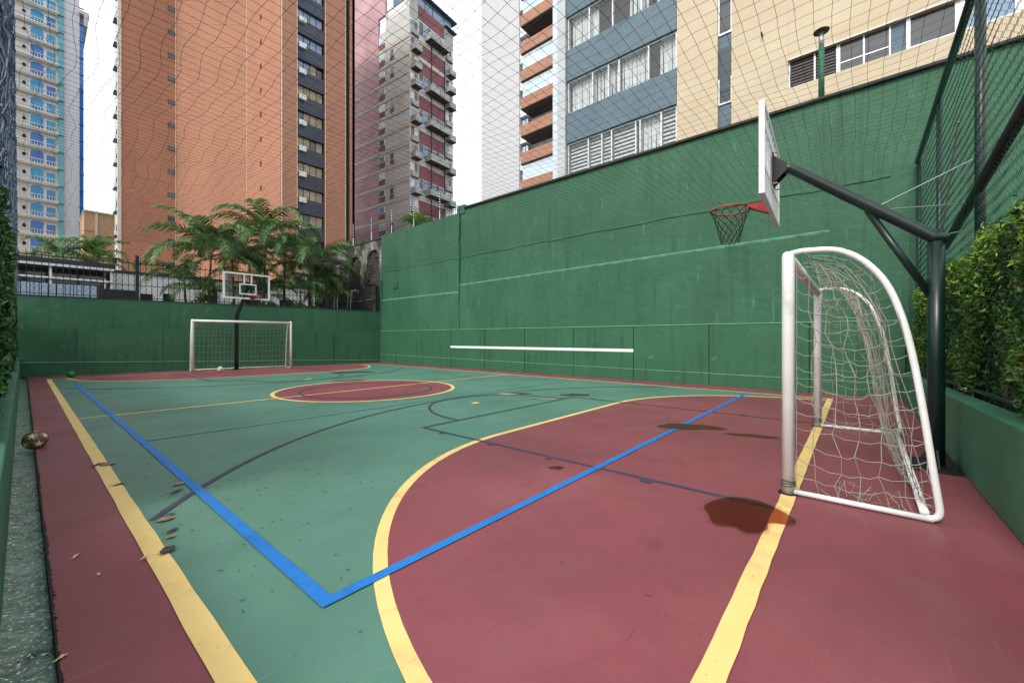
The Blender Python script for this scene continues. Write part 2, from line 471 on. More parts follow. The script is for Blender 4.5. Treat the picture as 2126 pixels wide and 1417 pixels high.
def place(me, name, parent, loc, rot=(0, 0, 0), scale=(1, 1, 1)):
    """one more object that shares a mesh; loc in world coordinates"""
    ob = bpy.data.objects.new(name, me)
    link(ob)
    if parent:
        ob.parent = parent
        ob.location = Vector(loc) - org(parent)
        ORG[ob.name] = Vector(loc)
    else:
        ob.location = loc
    ob.rotation_euler = rot
    ob.scale = scale
    return ob

def copy_tree(o, parent=None):
    c = o.copy()
    link(c)
    if parent:
        c.parent = parent
    for ch in o.children:
        copy_tree(ch, c)
    return c

class Fac:
    """a facade frame: u runs along the face, d outwards, z up"""
    def __init__(s, ox, oy, ux, uy, nx, ny):
        s.o, s.u, s.n = (ox, oy), (ux, uy), (nx, ny)
    def p(s, u, z, d=0.0):
        return (s.o[0] + s.u[0] * u + s.n[0] * d, s.o[1] + s.u[1] * u + s.n[1] * d, z)
    def box(s, mb, u0, u1, z0, z1, d0, d1):
        return mb.hexa([s.p(u0, z0, d1), s.p(u1, z0, d1), s.p(u1, z0, d0), s.p(u0, z0, d0), s.p(u0, z1, d1), s.p(u1, z1, d1), s.p(u1, z1, d0), s.p(u0, z1, d0)])

def fb(fac, name, mat, parent, u0, u1, z0, z1, d0, d1, bevel=0.0):
    mb = MB()
    fac.box(mb, u0, u1, z0, z1, d0, d1)
    return mb.build(name, mat, parent, bevel=bevel)

def wob(x, s=0.0):
    return (math.sin(x * 1.7 + s) + 0.6 * math.sin(x * 3.9 + 1.3 * s + 1) + 0.35 * math.sin(x * 9.1 + 2.1 * s + 2)) / 1.95
# ------------------------------------------------------------------ ground and court floor
g = MB()
g.box(-600, 600, -400, 800, -0.6, -0.14)
tag(g.build('ground', M['ground']), 'grey concrete ground around the court', kind='structure')

def lx(y):                      # the left edge of the court runs slightly off square
    return -0.0125 * y
floor = MB()
floor.prism([(0.09 + lx(-0.9), -0.9), (12.56, -0.9), (12.56, 20.5), (0.09 + lx(22), 22.1), (0.09 + lx(10), 10)], -0.13, 0.0)
court = tag(floor.build('court_floor', M['floor_red']), 'painted sports court floor', kind='structure')

def sheet(name, mat, outline, z, parent=court):
    mb = MB()
    mb.add([(x, y, z) for x, y in outline], [tuple(range(len(outline)))])
    return mb.build(name, mat, parent)

def band(name, mat, pts, w, z, closed=False, jit=0.0):
    """a painted line of width w along pts"""
    n = len(pts)
    L, R = [], []
    for i in range(n):
        a = pts[(i - 1) % n] if closed else pts[max(i - 1, 0)]
        b = pts[(i + 1) % n] if closed else pts[min(i + 1, n - 1)]
        dx, dy = b[0] - a[0], b[1] - a[1]
        l = math.hypot(dx, dy) or 1
        nx, ny = -dy / l, dx / l
        j1, j2 = (wob(i * 1.3, 1) * jit, wob(i * 1.7, 4) * jit)
        L.append((pts[i][0] + nx * (w / 2 + j1), pts[i][1] + ny * (w / 2 + j1)))
        R.append((pts[i][0] - nx * (w / 2 + j2), pts[i][1] - ny * (w / 2 + j2)))
    mb = MB()
    m = n if closed else n - 1
    vs = [(x, y, z) for x, y in L] + [(x, y, z) for x, y in R]
    fs = [(i, n + i, n + (i + 1) % n, (i + 1) % n) for i in range(m)]
    mb.add(vs, fs)
    return mb.build(name, mat, court)

def seg(a, b, n=24):
    return [(a[0] + (b[0] - a[0]) * i / n, a[1] + (b[1] - a[1]) * i / n) for i in range(n + 1)]
def arc(cx, cy, rx, ry, a0, a1, n=64):
    return [(cx + rx * math.cos(math.radians(a0 + (a1 - a0) * i / n)), cy + ry * math.sin(math.radians(a0 + (a1 - a0) * i / n))) for i in range(n + 1)]

NEAR_Y = 0.44
def far_y(x):
    return 19.93 - 0.085 * (x - 4.0)
SL = lambda y: 0.53 - 0.012 * y        # left side line
SR = lambda y: 11.43 + 0.006 * y       # right side line
sheet('green_playing_area', M['floor_green'], [(SL(NEAR_Y), NEAR_Y), (SR(NEAR_Y), NEAR_Y), (SR(19.3), far_y(11.5)), (SL(20.1), far_y(0.3))], 0.00180)
d_near = [(7.75 + 3.33 * math.cos(math.radians(a)), NEAR_Y + 3.36 * math.sin(math.radians(a))) for a in range(0, 91, 3)] + \
         [(4.24 + 3.38 * math.cos(math.radians(a)), NEAR_Y + 3.38 * math.sin(math.radians(a))) for a in range(90, 181, 3)]
sheet('red_goal_area', M['floor_red'], d_near, 0.00360)
d_far = [(4.0 + 3.3 * math.cos(math.radians(a)), far_y(4.0 + 3.3 * math.cos(math.radians(a))) + 3.3 * math.sin(math.radians(a))) for a in range(180, 271, 3)] + \
        [(7.5 + 3.3 * math.cos(math.radians(a)), far_y(7.5 + 3.3 * math.cos(math.radians(a))) + 3.3 * math.sin(math.radians(a))) for a in range(270, 361, 3)]
sheet('red_goal_area', M['floor_red'], d_far, 0.00360)
sheet('red_centre_circle', M['floor_red'], arc(5.76, 9.9, 2.22, 2.22, 0, 356.25, 95), 0.00360)
band('yellow_goal_area_line', M['yellow'], d_near, 0.085, 0.00540)
band('yellow_goal_area_line', M['yellow'], d_far, 0.085, 0.00540)
band('yellow_centre_circle_line', M['yellow'], arc(5.76, 9.9, 2.22, 2.22, 0, 357, 119), 0.09, 0.00540, closed=True)
band('yellow_centre_line', M['yellow'], seg((SL(9.9), 9.91), (SR(9.9), 9.91)), 0.07, 0.00607)
band('yellow_side_line', M['yellow'], seg((SL(NEAR_Y - 0.05), NEAR_Y - 0.05), (SL(20.2), far_y(0.3)), 60), 0.105, 0.00675, jit=0.004)
band('yellow_side_line', M['yellow'], seg((SR(NEAR_Y - 0.05), NEAR_Y - 0.05), (SR(19.3), far_y(11.5)), 60), 0.085, 0.00675, jit=0.004)
band('yellow_goal_line', M['yellow'], seg((SL(0.4), NEAR_Y), (SR(0.4), NEAR_Y), 60), 0.105, 0.00743, jit=0.004)
band('yellow_goal_line', M['yellow'], [(x / 4.0, far_y(x / 4.0)) for x in range(1, 47)], 0.085, 0.00743)
# basketball key, free throw arc and three point arc at both ends
for s in (0, 1):
    ty = (lambda y: y) if s == 0 else (lambda y: 19.75 - (y - 0.44))
    tx = (lambda x: x) if s == 0 else (lambda x: x - 0.2)
    T = lambda P: [(tx(a), ty(b)) for a, b in P]
    band('navy_key_line', M['navy'], T(seg((3.79, 0.5), (3.79, 4.99))), 0.05, 0.00810)
    band('navy_key_line', M['navy'], T(seg((7.99, 0.5), (7.99, 4.96))), 0.05, 0.00810)
    band('navy_free_throw_line', M['navy'], T(seg((3.77, 4.98), (8.0, 4.95))), 0.05, 0.00877)
    band('navy_free_throw_arc', M['navy'], T(arc(6.08, 4.97, 1.58, 1.92, 0, 180)), 0.055, 0.00810)
    band('navy_three_point_arc', M['navy'], T(arc(5.95, 0.33, 6.5, 6.5, 34 if s == 0 else 36, 146 if s == 0 else 144, 90)), 0.055, 0.00810)
    for x, o in ((3.79, -1), (7.99, 1)):
        for y, l in ((1.45, 0.12), (2.6, 0.06), (3.5, 0.06), (4.45, 0.06)):
            sheet('navy_key_mark', M['navy'], T([(x + o * 0.02, y), (x + o * 0.10, y), (x + o * 0.10, y + l), (x + o * 0.02, y + l)][::(1 if (o > 0) == (s == 0) else -1)]), 0.00923)
band('navy_centre_circle', M['navy'], arc(5.7, 9.8, 1.62, 1.62, 0, 357, 90), 0.055, 0.00810, closed=True)
# volleyball court in blue
BL = lambda y: 0.965 - 0.012 * (y - 2)
band('blue_side_line', M['blue'], seg((BL(2.06), 2.04), (BL(17.5), 17.45), 60), 0.075, 0.01013)
band('blue_end_line', M['blue'], seg((0.93, 2.06), (10.95, 2.03), 40), 0.07, 0.01080)
band('worn_blue_attack_line', M['blue_faint'], seg((BL(7.2) + 0.05, 7.12), (10.9, 6.95), 40), 0.06, 0.01013)
sheet('pale_spot_mark', M['yellow'], arc(5.93, 6.04, 0.1, 0.07, 0, 345, 16), 0.00810)
sheet('pale_spot_mark', M['yellow'], arc(5.83, 13.77, 0.12, 0.08, 0, 345, 16), 0.00810)

# gutter along the left wall
gut = MB()
n = 60
gv, gf = [], []
for i in range(n + 1):
    y = -1.0 + 23.2 * i / n
    for k, (dx, z) in enumerate(((-0.075, -0.035), (-0.03, -0.05), (0.03, -0.055), (0.105, -0.05))):
        gv.append((dx + lx(y), y, z + 0.004 * wob(y * 3.1 + k, k)))
    if i:
        for k in range(3):
            a = (i - 1) * 4 + k
            gf.append((a, a + 1, a + 5, a + 4))
gut.add(gv, gf)
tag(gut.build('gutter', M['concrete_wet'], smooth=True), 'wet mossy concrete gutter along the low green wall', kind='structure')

# black mould creeping in from the gutter along the red edge
mr_ = random.Random(5)
mb = MB()
vs, fs = [], []
ny_ = 1500
for i in range(ny_ + 1):
    y = -.5 + 21.5 * i / ny_
    w = .004 + .010 * (.5 + .5 * wob(y * 1.7, 3)) ** 2 + .012 * mr_.random() ** 3 + .006 * (.5 + .5 * wob(y * 23, 1))
    vs += [(0.0898 + lx(y), y, .0016), (0.0898 + lx(y) + w, y, .0016)]
    if i:
        a = 2 * i - 2
        fs.append((a, a + 1, a + 3, a + 2))
mb.add(vs, fs)
mb.add([(.0885 + lx(-.8), -.8, -.07), (.0885 + lx(21.8), 21.8, -.07), (.0885 + lx(21.8), 21.8, .0016), (.0885 + lx(-.8), -.8, .0016)], [(0, 3, 2, 1)])
mb.build('mould_edge', M['mould'], court)
# ------------------------------------------------------------------ puddles and litter
def blob(cx, cy, a, b, ang, s, n=44):
    out = []
    for i in range(n):
        t = 2 * PI * i / n
        k = 1 + 0.16 * math.sin(2 * t + s) + 0.10 * math.sin(3 * t + 2 * s) + 0.06 * math.sin(5 * t + 3 * s)
        x, y = a * k * math.cos(t), b * k * math.sin(t)
        out.append((cx + x * math.cos(ang) - y * math.sin(ang), cy + x * math.sin(ang) + y * math.cos(ang)))
    return out
def smooth_poly(P, it=3):
    for _ in range(it):
        Q = []
        for i in range(len(P)):
            a, b = P[i], P[(i + 1) % len(P)]
            Q += [(0.75 * a[0] + 0.25 * b[0], 0.75 * a[1] + 0.25 * b[1]), (0.25 * a[0] + 0.75 * b[0], 0.25 * a[1] + 0.75 * b[1])]
        P = Q
    return P
puds = [
    (smooth_poly([(3.45, .94), (3.65, .9), (3.85, .79), (3.88, .6), (3.76, .44), (3.62, .32), (3.5, .36), (3.46, .5), (3.3, .46), (3.15, .58), (3.24, .66), (3.16, .75), (3.21, .82), (3.32, .85)]),
     'large brown puddle across the yellow goal line in front of the near goal post'),
    (blob(6.42, 1.93, .42, .24, -1.1, 1.0), 'oval puddle crossing the blue end line in the near red goal area'),
    (blob(6.40, 1.09, .30, .10, -1.25, 2.0), 'narrow pointed puddle between the blue line puddle and the near goal'),
    (blob(3.50, 2.37, .075, .05, -0.6, 3.0), 'tiny round puddle on the near red goal area'),
    (blob(7.48, 6.30, .36, .20, -0.87, 0.5), 'dark oval puddle on green beside the three point arc'),
    (blob(8.31, 5.08, .30, .18, -0.87, 1.7), 'dark oval puddle at the corner of the navy free throw line'),
    (blob(7.30, 5.22, .24, .06, -0.95, 2.6), 'thin streak of water along the navy free throw line'),
    (blob(8.10, 15.15, .72, .36, -0.55, 0.9), 'wide dark puddle in front of the far goal area'),
    (blob(6.45, 12.2, .45, .16, -0.4, 2.2), 'dark puddle at the far edge of the red centre circle')]
for P, lb in puds:
    mb = MB()
    if sum(P[i - 1][0] * P[i][1] - P[i][0] * P[i - 1][1] for i in range(len(P))) < 0:
        P = P[::-1]
    mb.add([(x, y, 0.0125) for x, y in P], [tuple(range(len(P)))])
    pd = tag(mb.build('puddle', M['puddle']), lb, 'puddle', 'puddles on the court floor')
    gx, gy = sum(p[0] for p in P) / len(P), sum(p[1] for p in P) / len(P)
    mb = MB()
    Q = [(gx + (x - gx) * (1.13 + .07 * wob(i * .5, gx)), gy + (y - gy) * (1.13 + .07 * wob(i * .5, gx))) for i, (x, y) in enumerate(P)]
    mb.add([(x, y, 0.0118) for x, y in Q], [tuple(range(len(Q)))])
    mb.build('drying_rim', M['damp'], pd)

def leaf_mesh(name, L, W, curl, mat, nseg=7):
    mb = MB()
    vs, fs = [], []
    for i in range(nseg + 1):
        s = i / nseg
        w = W * (math.sin(PI * min(1, s * 1.02)) ** 0.7) * (0.5 + .13 * wob(i * 2.3, L * 90)) + 0.001
        z = 0.002 + curl * (s - 0.5) ** 2
        for k, q in ((-1, curl * 0.35 * (1 + wob(i * 1.9, W * 70))), (0, 0), (1, curl * 0.3 * (1 + wob(i * 2.7, W * 50)))):
            vs.append((L * (s - 0.5) + 0.01 * math.sin(3 * s), k * w + .012 * math.sin(2.2 * s), z + q * (w / (W / 2))))
        if i:
            a = (i - 1) * 3
            fs += [(a, a + 1, a + 4, a + 3), (a + 1, a + 2, a + 5, a + 4)]
    mb.add(vs, fs)
    mb.tube([(-L / 2, 0, 0.008 + curl * .25), (-L / 2 - 0.03, 0.004, 0.012 + curl * .3)], 0.0015, 4)
    return mb.mesh(name, mat, True)
lm = [leaf_mesh('leaf_brown', 0.13, 0.09, 0.006, M['dry_leaf']), leaf_mesh('leaf_dark', 0.13, 0.075, 0.02, M['dry_leaf_dark']),
      leaf_mesh('leaf_pale', 0.07, 0.022, 0.02, M['pale_leaf']), leaf_mesh('leaf_slim', 0.13, 0.045, 0.008, M['dry_leaf_dark'])]
fallen = [
    (.505, 6.07, 0, 0.5, 1.5, 'brown dry leaf lying across the yellow side line, furthest along it'),
    (.43, 6.12, 3, 0.3, 1.5, 'dark slim leaf on the red strip beside the furthest brown leaf'),
    (.50, 5.15, 3, 0.1, 1.0, 'thin dark leaf in the middle of the yellow side line'),
    (.86, 4.75, 0, 0.2, 1.0, 'pale brown leaf beside the blue side line'),
    (.80, 4.53, 3, 0.4, 1.1, 'long brown leaf just below the pale leaf by the blue line'),
    (.62, 3.90, 0, -0.3, 1.1, 'large tan leaf at the end of the navy three point arc'),
    (.66, 3.97, 3, 0.3, 0.8, 'dark pointed leaf behind the large tan leaf'),
    (.62, 3.63, 3, 0.45, 0.9, 'slim curled leaf below the large tan leaf'),
    (.59, 3.53, 0, 0.1, 0.6, 'small brown leaf at the green edge of the yellow side line'),
    (.545, 3.31, 1, 0.75, 1.1, 'crumpled near-black leaf on the yellow side line'),
    (.168, 3.67, 2, 0.9, 1.1, 'pale slim leaf on the red strip near the gutter'),
    (.431, 3.30, 2, 0.5, 0.9, 'pale slim leaf on the red strip beside the yellow line'),
    (.24, 3.30, 2, 1.4, 0.7, 'tiny pale leaf on the red strip between two slim pale leaves'),
    (.07, 2.55, 2, 0.3, 0.9, 'pale leaf lying at the gutter edge'),
]
for x, y, k, rz, sc, lb in fallen:
    o = place(lm[k], 'fallen_leaf', None, (x, y, 0.0115 if x > SL(y) - .06 else 0.001), (0, 0, rz), (sc * .8, sc * .85, sc * .8))
    tag(o, lb, 'leaf', 'fallen leaves on the court')
lit = MB()
rnd = random.Random(3)
def crumb(x, y, z, r):
    a = rnd.random() * 6.3
    L = r * (0.5 + rnd.random())
    k = rnd.uniform(-1.3, 1.3)
    P = [(x + L * math.cos(a + k * t) * t, y + L * math.sin(a + k * t) * t, z + 0.003) for t in (0, .33, .66, 1)]
    lit.tube(P, [0.0008, 0.002, 0.0018, 0.0006], 4)
for i in range(150):
    x = min(5.0, 0.62 + abs(rnd.gauss(0, 0.9)))
    y = rnd.gauss(3.6, 1.3)
    if y < 1.2 or (x - 4.24) ** 2 + (y - .44) ** 2 < 3.5 ** 2:
        continue
    crumb(x, y, 0.006, 0.022)
for i in range(70):
    crumb(rnd.uniform(0.15, 11.5), rnd.uniform(.6, 15), 0.012, 0.03)
tag(lit.build('litter_crumbs', M['litter']), 'small dark plant crumbs scattered over the court', kind='stuff')

# ------------------------------------------------------------------ right wall
rw = thing('court_wall', (12.6, 9.6, 0), 'tall rough green wall running along the far side of the court', 'wall')
WX = 12.50
def relief_wall(name, mat, X, y0, y1, z0, z1, ny, nz, amp, par, zt=None, seed=0, back=0.2):
    """a plastered slab whose face is uneven"""
    mb = MB()
    vs, fs = [], []
    for i in range(ny + 1):
        y = y0 + (y1 - y0) * i / ny
        top = zt(y) if zt else z1
        for k in range(nz + 1):
            z = z0 + (top - z0) * k / nz
            dx = amp * (wob(y * 1.3 + z * 0.7, seed) + 0.6 * wob(z * 2.3 - y * 0.8, seed + 3) + 0.35 * wob(y * 4.1 + z * 5.3, seed + 5))
            vs.append((X + dx, y, z))
    for i in range(ny):
        for k in range(nz):
            a = i * (nz + 1) + k
            fs.append((a, a + 1, a + nz + 2, a + nz + 1))
    nv = len(vs)
    m1 = nz + 1
    B = [(X + back, y0, z0), (X + back, y0, zt(y0) if zt else z1), (X + back, y1, zt(y1) if zt else z1), (X + back, y1, z0)]
    vs += B
    top_edge = [i * m1 + nz for i in range(ny + 1)]
    fs.append(tuple(top_edge + [nv + 2, nv + 1]))
    fs.append(tuple([i * m1 for i in range(ny, -1, -1)] + [nv, nv + 3]))
    fs.append(tuple([k for k in range(nz, -1, -1)] + [nv, nv + 1]))
    fs.append(tuple([ny * m1 + k for k in range(nz + 1)] + [nv + 2, nv + 3]))
    fs.append((nv, nv + 3, nv + 2, nv + 1))
    mb.add(vs, fs)
    return mb.build(name, mat, par, smooth=False)
relief_wall('upper_render', M['wall'], 12.60, -9.0, 13.86, 0.0, 7.2, 90, 44, 0.004, rw, seed=1)
relief_wall('upper_render', M['wall'], 12.595, 13.865, 20.34, 0.0, 7.09, 40, 26, 0.004, rw, seed=4)
zl = lambda y: 3.97 - 0.0145 * y
relief_wall('middle_render', M['wall'], 12.53, -0.9, 13.75, 1.74, 3.9, 90, 12, 0.005, rw, zt=lambda y: zl(y) + 0.02 * wob(y * 5, 2), seed=7, back=0.06)
relief_wall('middle_render', M['wall'], 12.53, 13.76, 20.34, 1.74, 3.46, 40, 10, 0.005, rw, zt=lambda y: 3.46 + 0.02 * wob(y * 5, 5), seed=9, back=0.06)
def ragged(name, mat, pts, d, w, par):
    """a light plaster lip with an uneven lower edge, running along pts (y, z)"""
    mb = MB()
    vs, fs = [], []
    for i, (y, z) in enumerate(pts):
        j = 0.018 * wob(y * 7, 1)
        vs += [(12.595, y, z + 0.03 + w * 0.4), (12.53 - d, y, z + 0.012 + j * .4), (12.528, y, z - w + j)]
        if i:
            a = (i - 1) * 3
            fs += [(a, a + 1, a + 4, a + 3), (a + 1, a + 2, a + 5, a + 4)]
    mb.add(vs, fs)
    return mb.build(name, mat, par)
ragged('plaster_ledge', M['ledge'], [(y / 8.0, zl(y / 8.0)) for y in range(4, 111)], 0.02, 0.035, rw)
ragged('plaster_ledge', M['ledge'], [(y / 8.0, 3.46) for y in range(111, 163)], 0.02, 0.035, rw)
mb = MB()
P = []
for i in range(40):
    z = 1.8 + 5.6 * i / 39
    P.append((12.575 - (0.03 if z > 3.5 else 0.055), 13.85 + 0.03 * wob(z * 2.4, 3), z))
mb.tube(P, [0.05 + 0.015 * wob(i * .9) for i in range(40)], 8)
mb.build('plaster_seam', M['wall'], rw)
mb = MB()
mb.box(12.56, 12.84, 13.5, 13.98, 7.0, 7.42)
mb.build('pier_top', M['wall'], rw, bevel=0.03)
mb = MB()
mb.box(12.5, 12.86, -9.0, 13.49, 7.21, 7.29)
mb.build('coping', M['coping'], rw, bevel=0.02)
for y0, zA, zB, w in ((12.9, 2.2, 3.65, 0.10), (7.45, 2.3, 3.75, 0.14), (16.4, 2.7, 3.3, 0.08), (11.5, 1.9, 2.25, 0.18)):
    mb = MB()
    mb.tube([(12.56, y0 + 0.12 * wob(k * .8, y0), zA + (zB - zA) * k / 14) for k in range(15)], [0.02 + 0.022 * math.sin(PI * (k + .6) / 15.2) for k in range(15)], 7)
    mb.build('plaster_bulge', M['wall'], rw)
mb = MB()
mb.tube([(12.588 + 0.004 * wob(k), -0.6 + 21 * k / 60, 5.02 + 0.03 * wob(k * .5, 2) + 0.0 * k) for k in range(61)], 0.007, 5)
mb.build('net_rope', M['net_dark'], rw)
# low boarded zone: one panel between each pair of joints
jy = [-0.84, 0.89, 3.21, 5.48, 7.74, 9.97, 12.17, 14.36, 16.5, 18.75, 20.36]
for a, b in zip(jy[:-1], jy[1:]):
    mb = MB()
    mb.box(WX, 12.56, a + 0.011, b - 0.011, 0.0, 1.735)
    mb.build('panel', M['panel'], rw, bevel=0.006)
mb = MB()
mb.box(12.53, 12.62, -0.86, 20.37, 0.0, 1.73)
mb.build('backing', M['joint'], rw)
mb = MB()
mb.prism([(12.482, -0.84), (12.55, -0.84), (12.55, 20.36), (12.482, 20.36)], 1.737, 1.762)
mb.build('panel_cap', M['ledge'], rw, bevel=0.006)
mb = MB()
mb.tube([(12.498, y / 4.0, 0.325 + 0.0066 * (y / 4.0) + 0.006 * wob(y * .6)) for y in range(-3, 82)], 0.011, 5)
mb.build('bead_line', M['ledge'], rw)
mb = MB()
mb.box(12.4965, 12.503, 5.48, 14.37, 0.908, 1.004)
mb.build('white_practice_line', M['white_line'], rw)
mb = MB()
mb.box(12.53, 12.6, 18.78, 19.14, 4.03, 4.41)
mb.build('junction_box', M['wall'], rw, bevel=0.04)
mb = MB()
mb.tube([(12.55, 20.25, 4.55), (12.5, 20.24, 4.6), (12.47, 20.24, 4.5), (12.5, 20.24, 3.5), (12.5, 20.24, 1.8)], 0.03, 8)
mb.build('drain_pipe', M['wall'], rw)

# vent pipe on the wall
vp = thing('vent_pipe', (12.7, 0.66, 7.29), 'thin green vent pipe with a round cap on top of the tall wall', 'pipe')
mb = MB(); mb.tube([(12.7, 0.66, 7.25), (12.7, 0.66, 8.62)], 0.062, 16); mb.build('lower_pipe', M['wall'], vp, True)
mb = MB(); mb.tube([(12.7, 0.66, 8.6), (12.7, 0.66, 8.98)], 0.055, 16); mb.build('upper_pipe', M['galv'], vp, True)
mb = MB(); mb.tube([(12.7, 0.66, 8.98), (12.7, 0.66, 9.0), (12.7, 0.66, 9.08)], [0.16, 0.17, 0.05], 20); mb.build('cap', M['coping'], vp)

# ------------------------------------------------------------------ far wall with its picket fence
FW = Fac(-0.6, 22.013, 0.9917, -0.1289, -0.1289, -0.9917)
fw = thing('end_wall', (6.0, 21.2, 0), 'low green wall behind the far goal', 'wall')
fb(FW, 'wall_body', M['wall'], fw, -0.3, 13.24, 0, 2.84, -0.22, 0.0)
ju = [-0.3, 1.61, 4.01, 6.94, 10.69, 12.8, 13.22]
for a, b in zip(ju[:-1], ju[1:]):
    fb(FW, 'panel', M['panel'], fw, a + 0.011, b - 0.011, 0.0, 1.70, 0.002, 0.018)
mb = MB()
mb.tube([FW.p(-.2 + 13.3 * k / 50, 0.52 - 0.028 * (13.3 * k / 50), 0.022) for k in range(51)], 0.012, 5)
mb.build('bead_line', M['ledge'], fw)
fb(FW, 'coping', M['coping'], fw, -0.3, 13.22, 2.843, 2.872, -0.24, 0.02)

pf = thing('picket_fence', FW.p(6.6, 2.87, -0.1), 'black iron picket fence with hooked tips on the low end wall', 'fence')
mb = MB()
FW.box(mb, -0.008, 0.008, 0, 1.5, -0.008, 0.008)
# one picket: square bar ending in a hooked tip that leans over the court
bar = MB()
n_ = FW.n
bar.tube([(0, 0, 0), (0, 0, 1.45), (n_[0] * .05, n_[1] * .05, 1.53), (n_[0] * .14, n_[1] * .14, 1.55), (n_[0] * .2, n_[1] * .2, 1.5)], [0.011, 0.011, 0.01, 0.009, 0.004], 5)
bar_me = bar.mesh('picket', M['steel_black'])
u = 0.05
while u < 13.1:
    place(bar_me, 'picket', pf, FW.p(u, 2.87, -0.1))
    u += 0.172
for z, r in ((2.95, .014), (3.44, .014), (3.88, .014), (4.30, .016)):
    mb = MB(); mb.tube([FW.p(0, z, -0.1), FW.p(13.15, z, -0.1)], r, 6); mb.build('rail', M['steel_black'], pf)
for u, w, zt in ((3.23, .055, 4.62), (10.38, .055, 4.45), (13.08, .05, 4.3), (0.1, .05, 4.5)):
    mb = MB(); FW.box(mb, u - w, u + w, 2.87, zt, -0.16, -0.05); mb.build('post', M['steel_black'], pf)

# ------------------------------------------------------------------ planter walls
pr = thing('planter_wall', (8, -0.9, 0), 'low green planter wall beneath the hedge behind the near goal', 'wall')
py = lambda x: -0.862 + 0.008 * x
pz = lambda x: 0.85 - 0.0225 * x
for a, b in ((1.5, 5.89), (5.91, 12.49)):
    mb = MB()
    mb.hexa([(a, py(a), 0), (a, py(a) - .16, 0), (b, py(b) - .16, 0), (b, py(b), 0), (a, py(a), pz(a)), (a, py(a) - .16, pz(a) + .02), (b, py(b) - .16, pz(b) + .02), (b, py(b), pz(b))])
    mb.build('panel', M['planter'], pr, bevel=0.015)
mb = MB(); mb.box(5.8, 6.0, -0.97, -0.825, 0, 0.7); mb.build('joint_filler', M['joint'], pr)
mb = MB(); mb.box(1.5, 12.5, -2.4, -1.0, 0.2, 0.5); tag(mb.build('planter_soil', M['soil']), 'dark planter soil', kind='structure')
pl = thing('planter_wall', (-0.2, 10, 0), 'low green planter wall beside the gutter under the left creeper', 'wall')
for a, b in ((-1.0, 5.0), (5.01, 10.0), (10.01, 15.0), (15.01, 22.0)):
    mb = MB()
    f = lambda y: -0.068 + lx(y)
    mb.hexa([(f(a) - .13, a, -.1), (f(a), a, -.1), (f(b), b, -.1), (f(b) - .13, b, -.1), (f(a) - .13, a, .65), (f(a), a, .65), (f(b), b, .65), (f(b) - .13, b, .65)])
    mb.build('panel', M['planter'], pl, bevel=0.012)
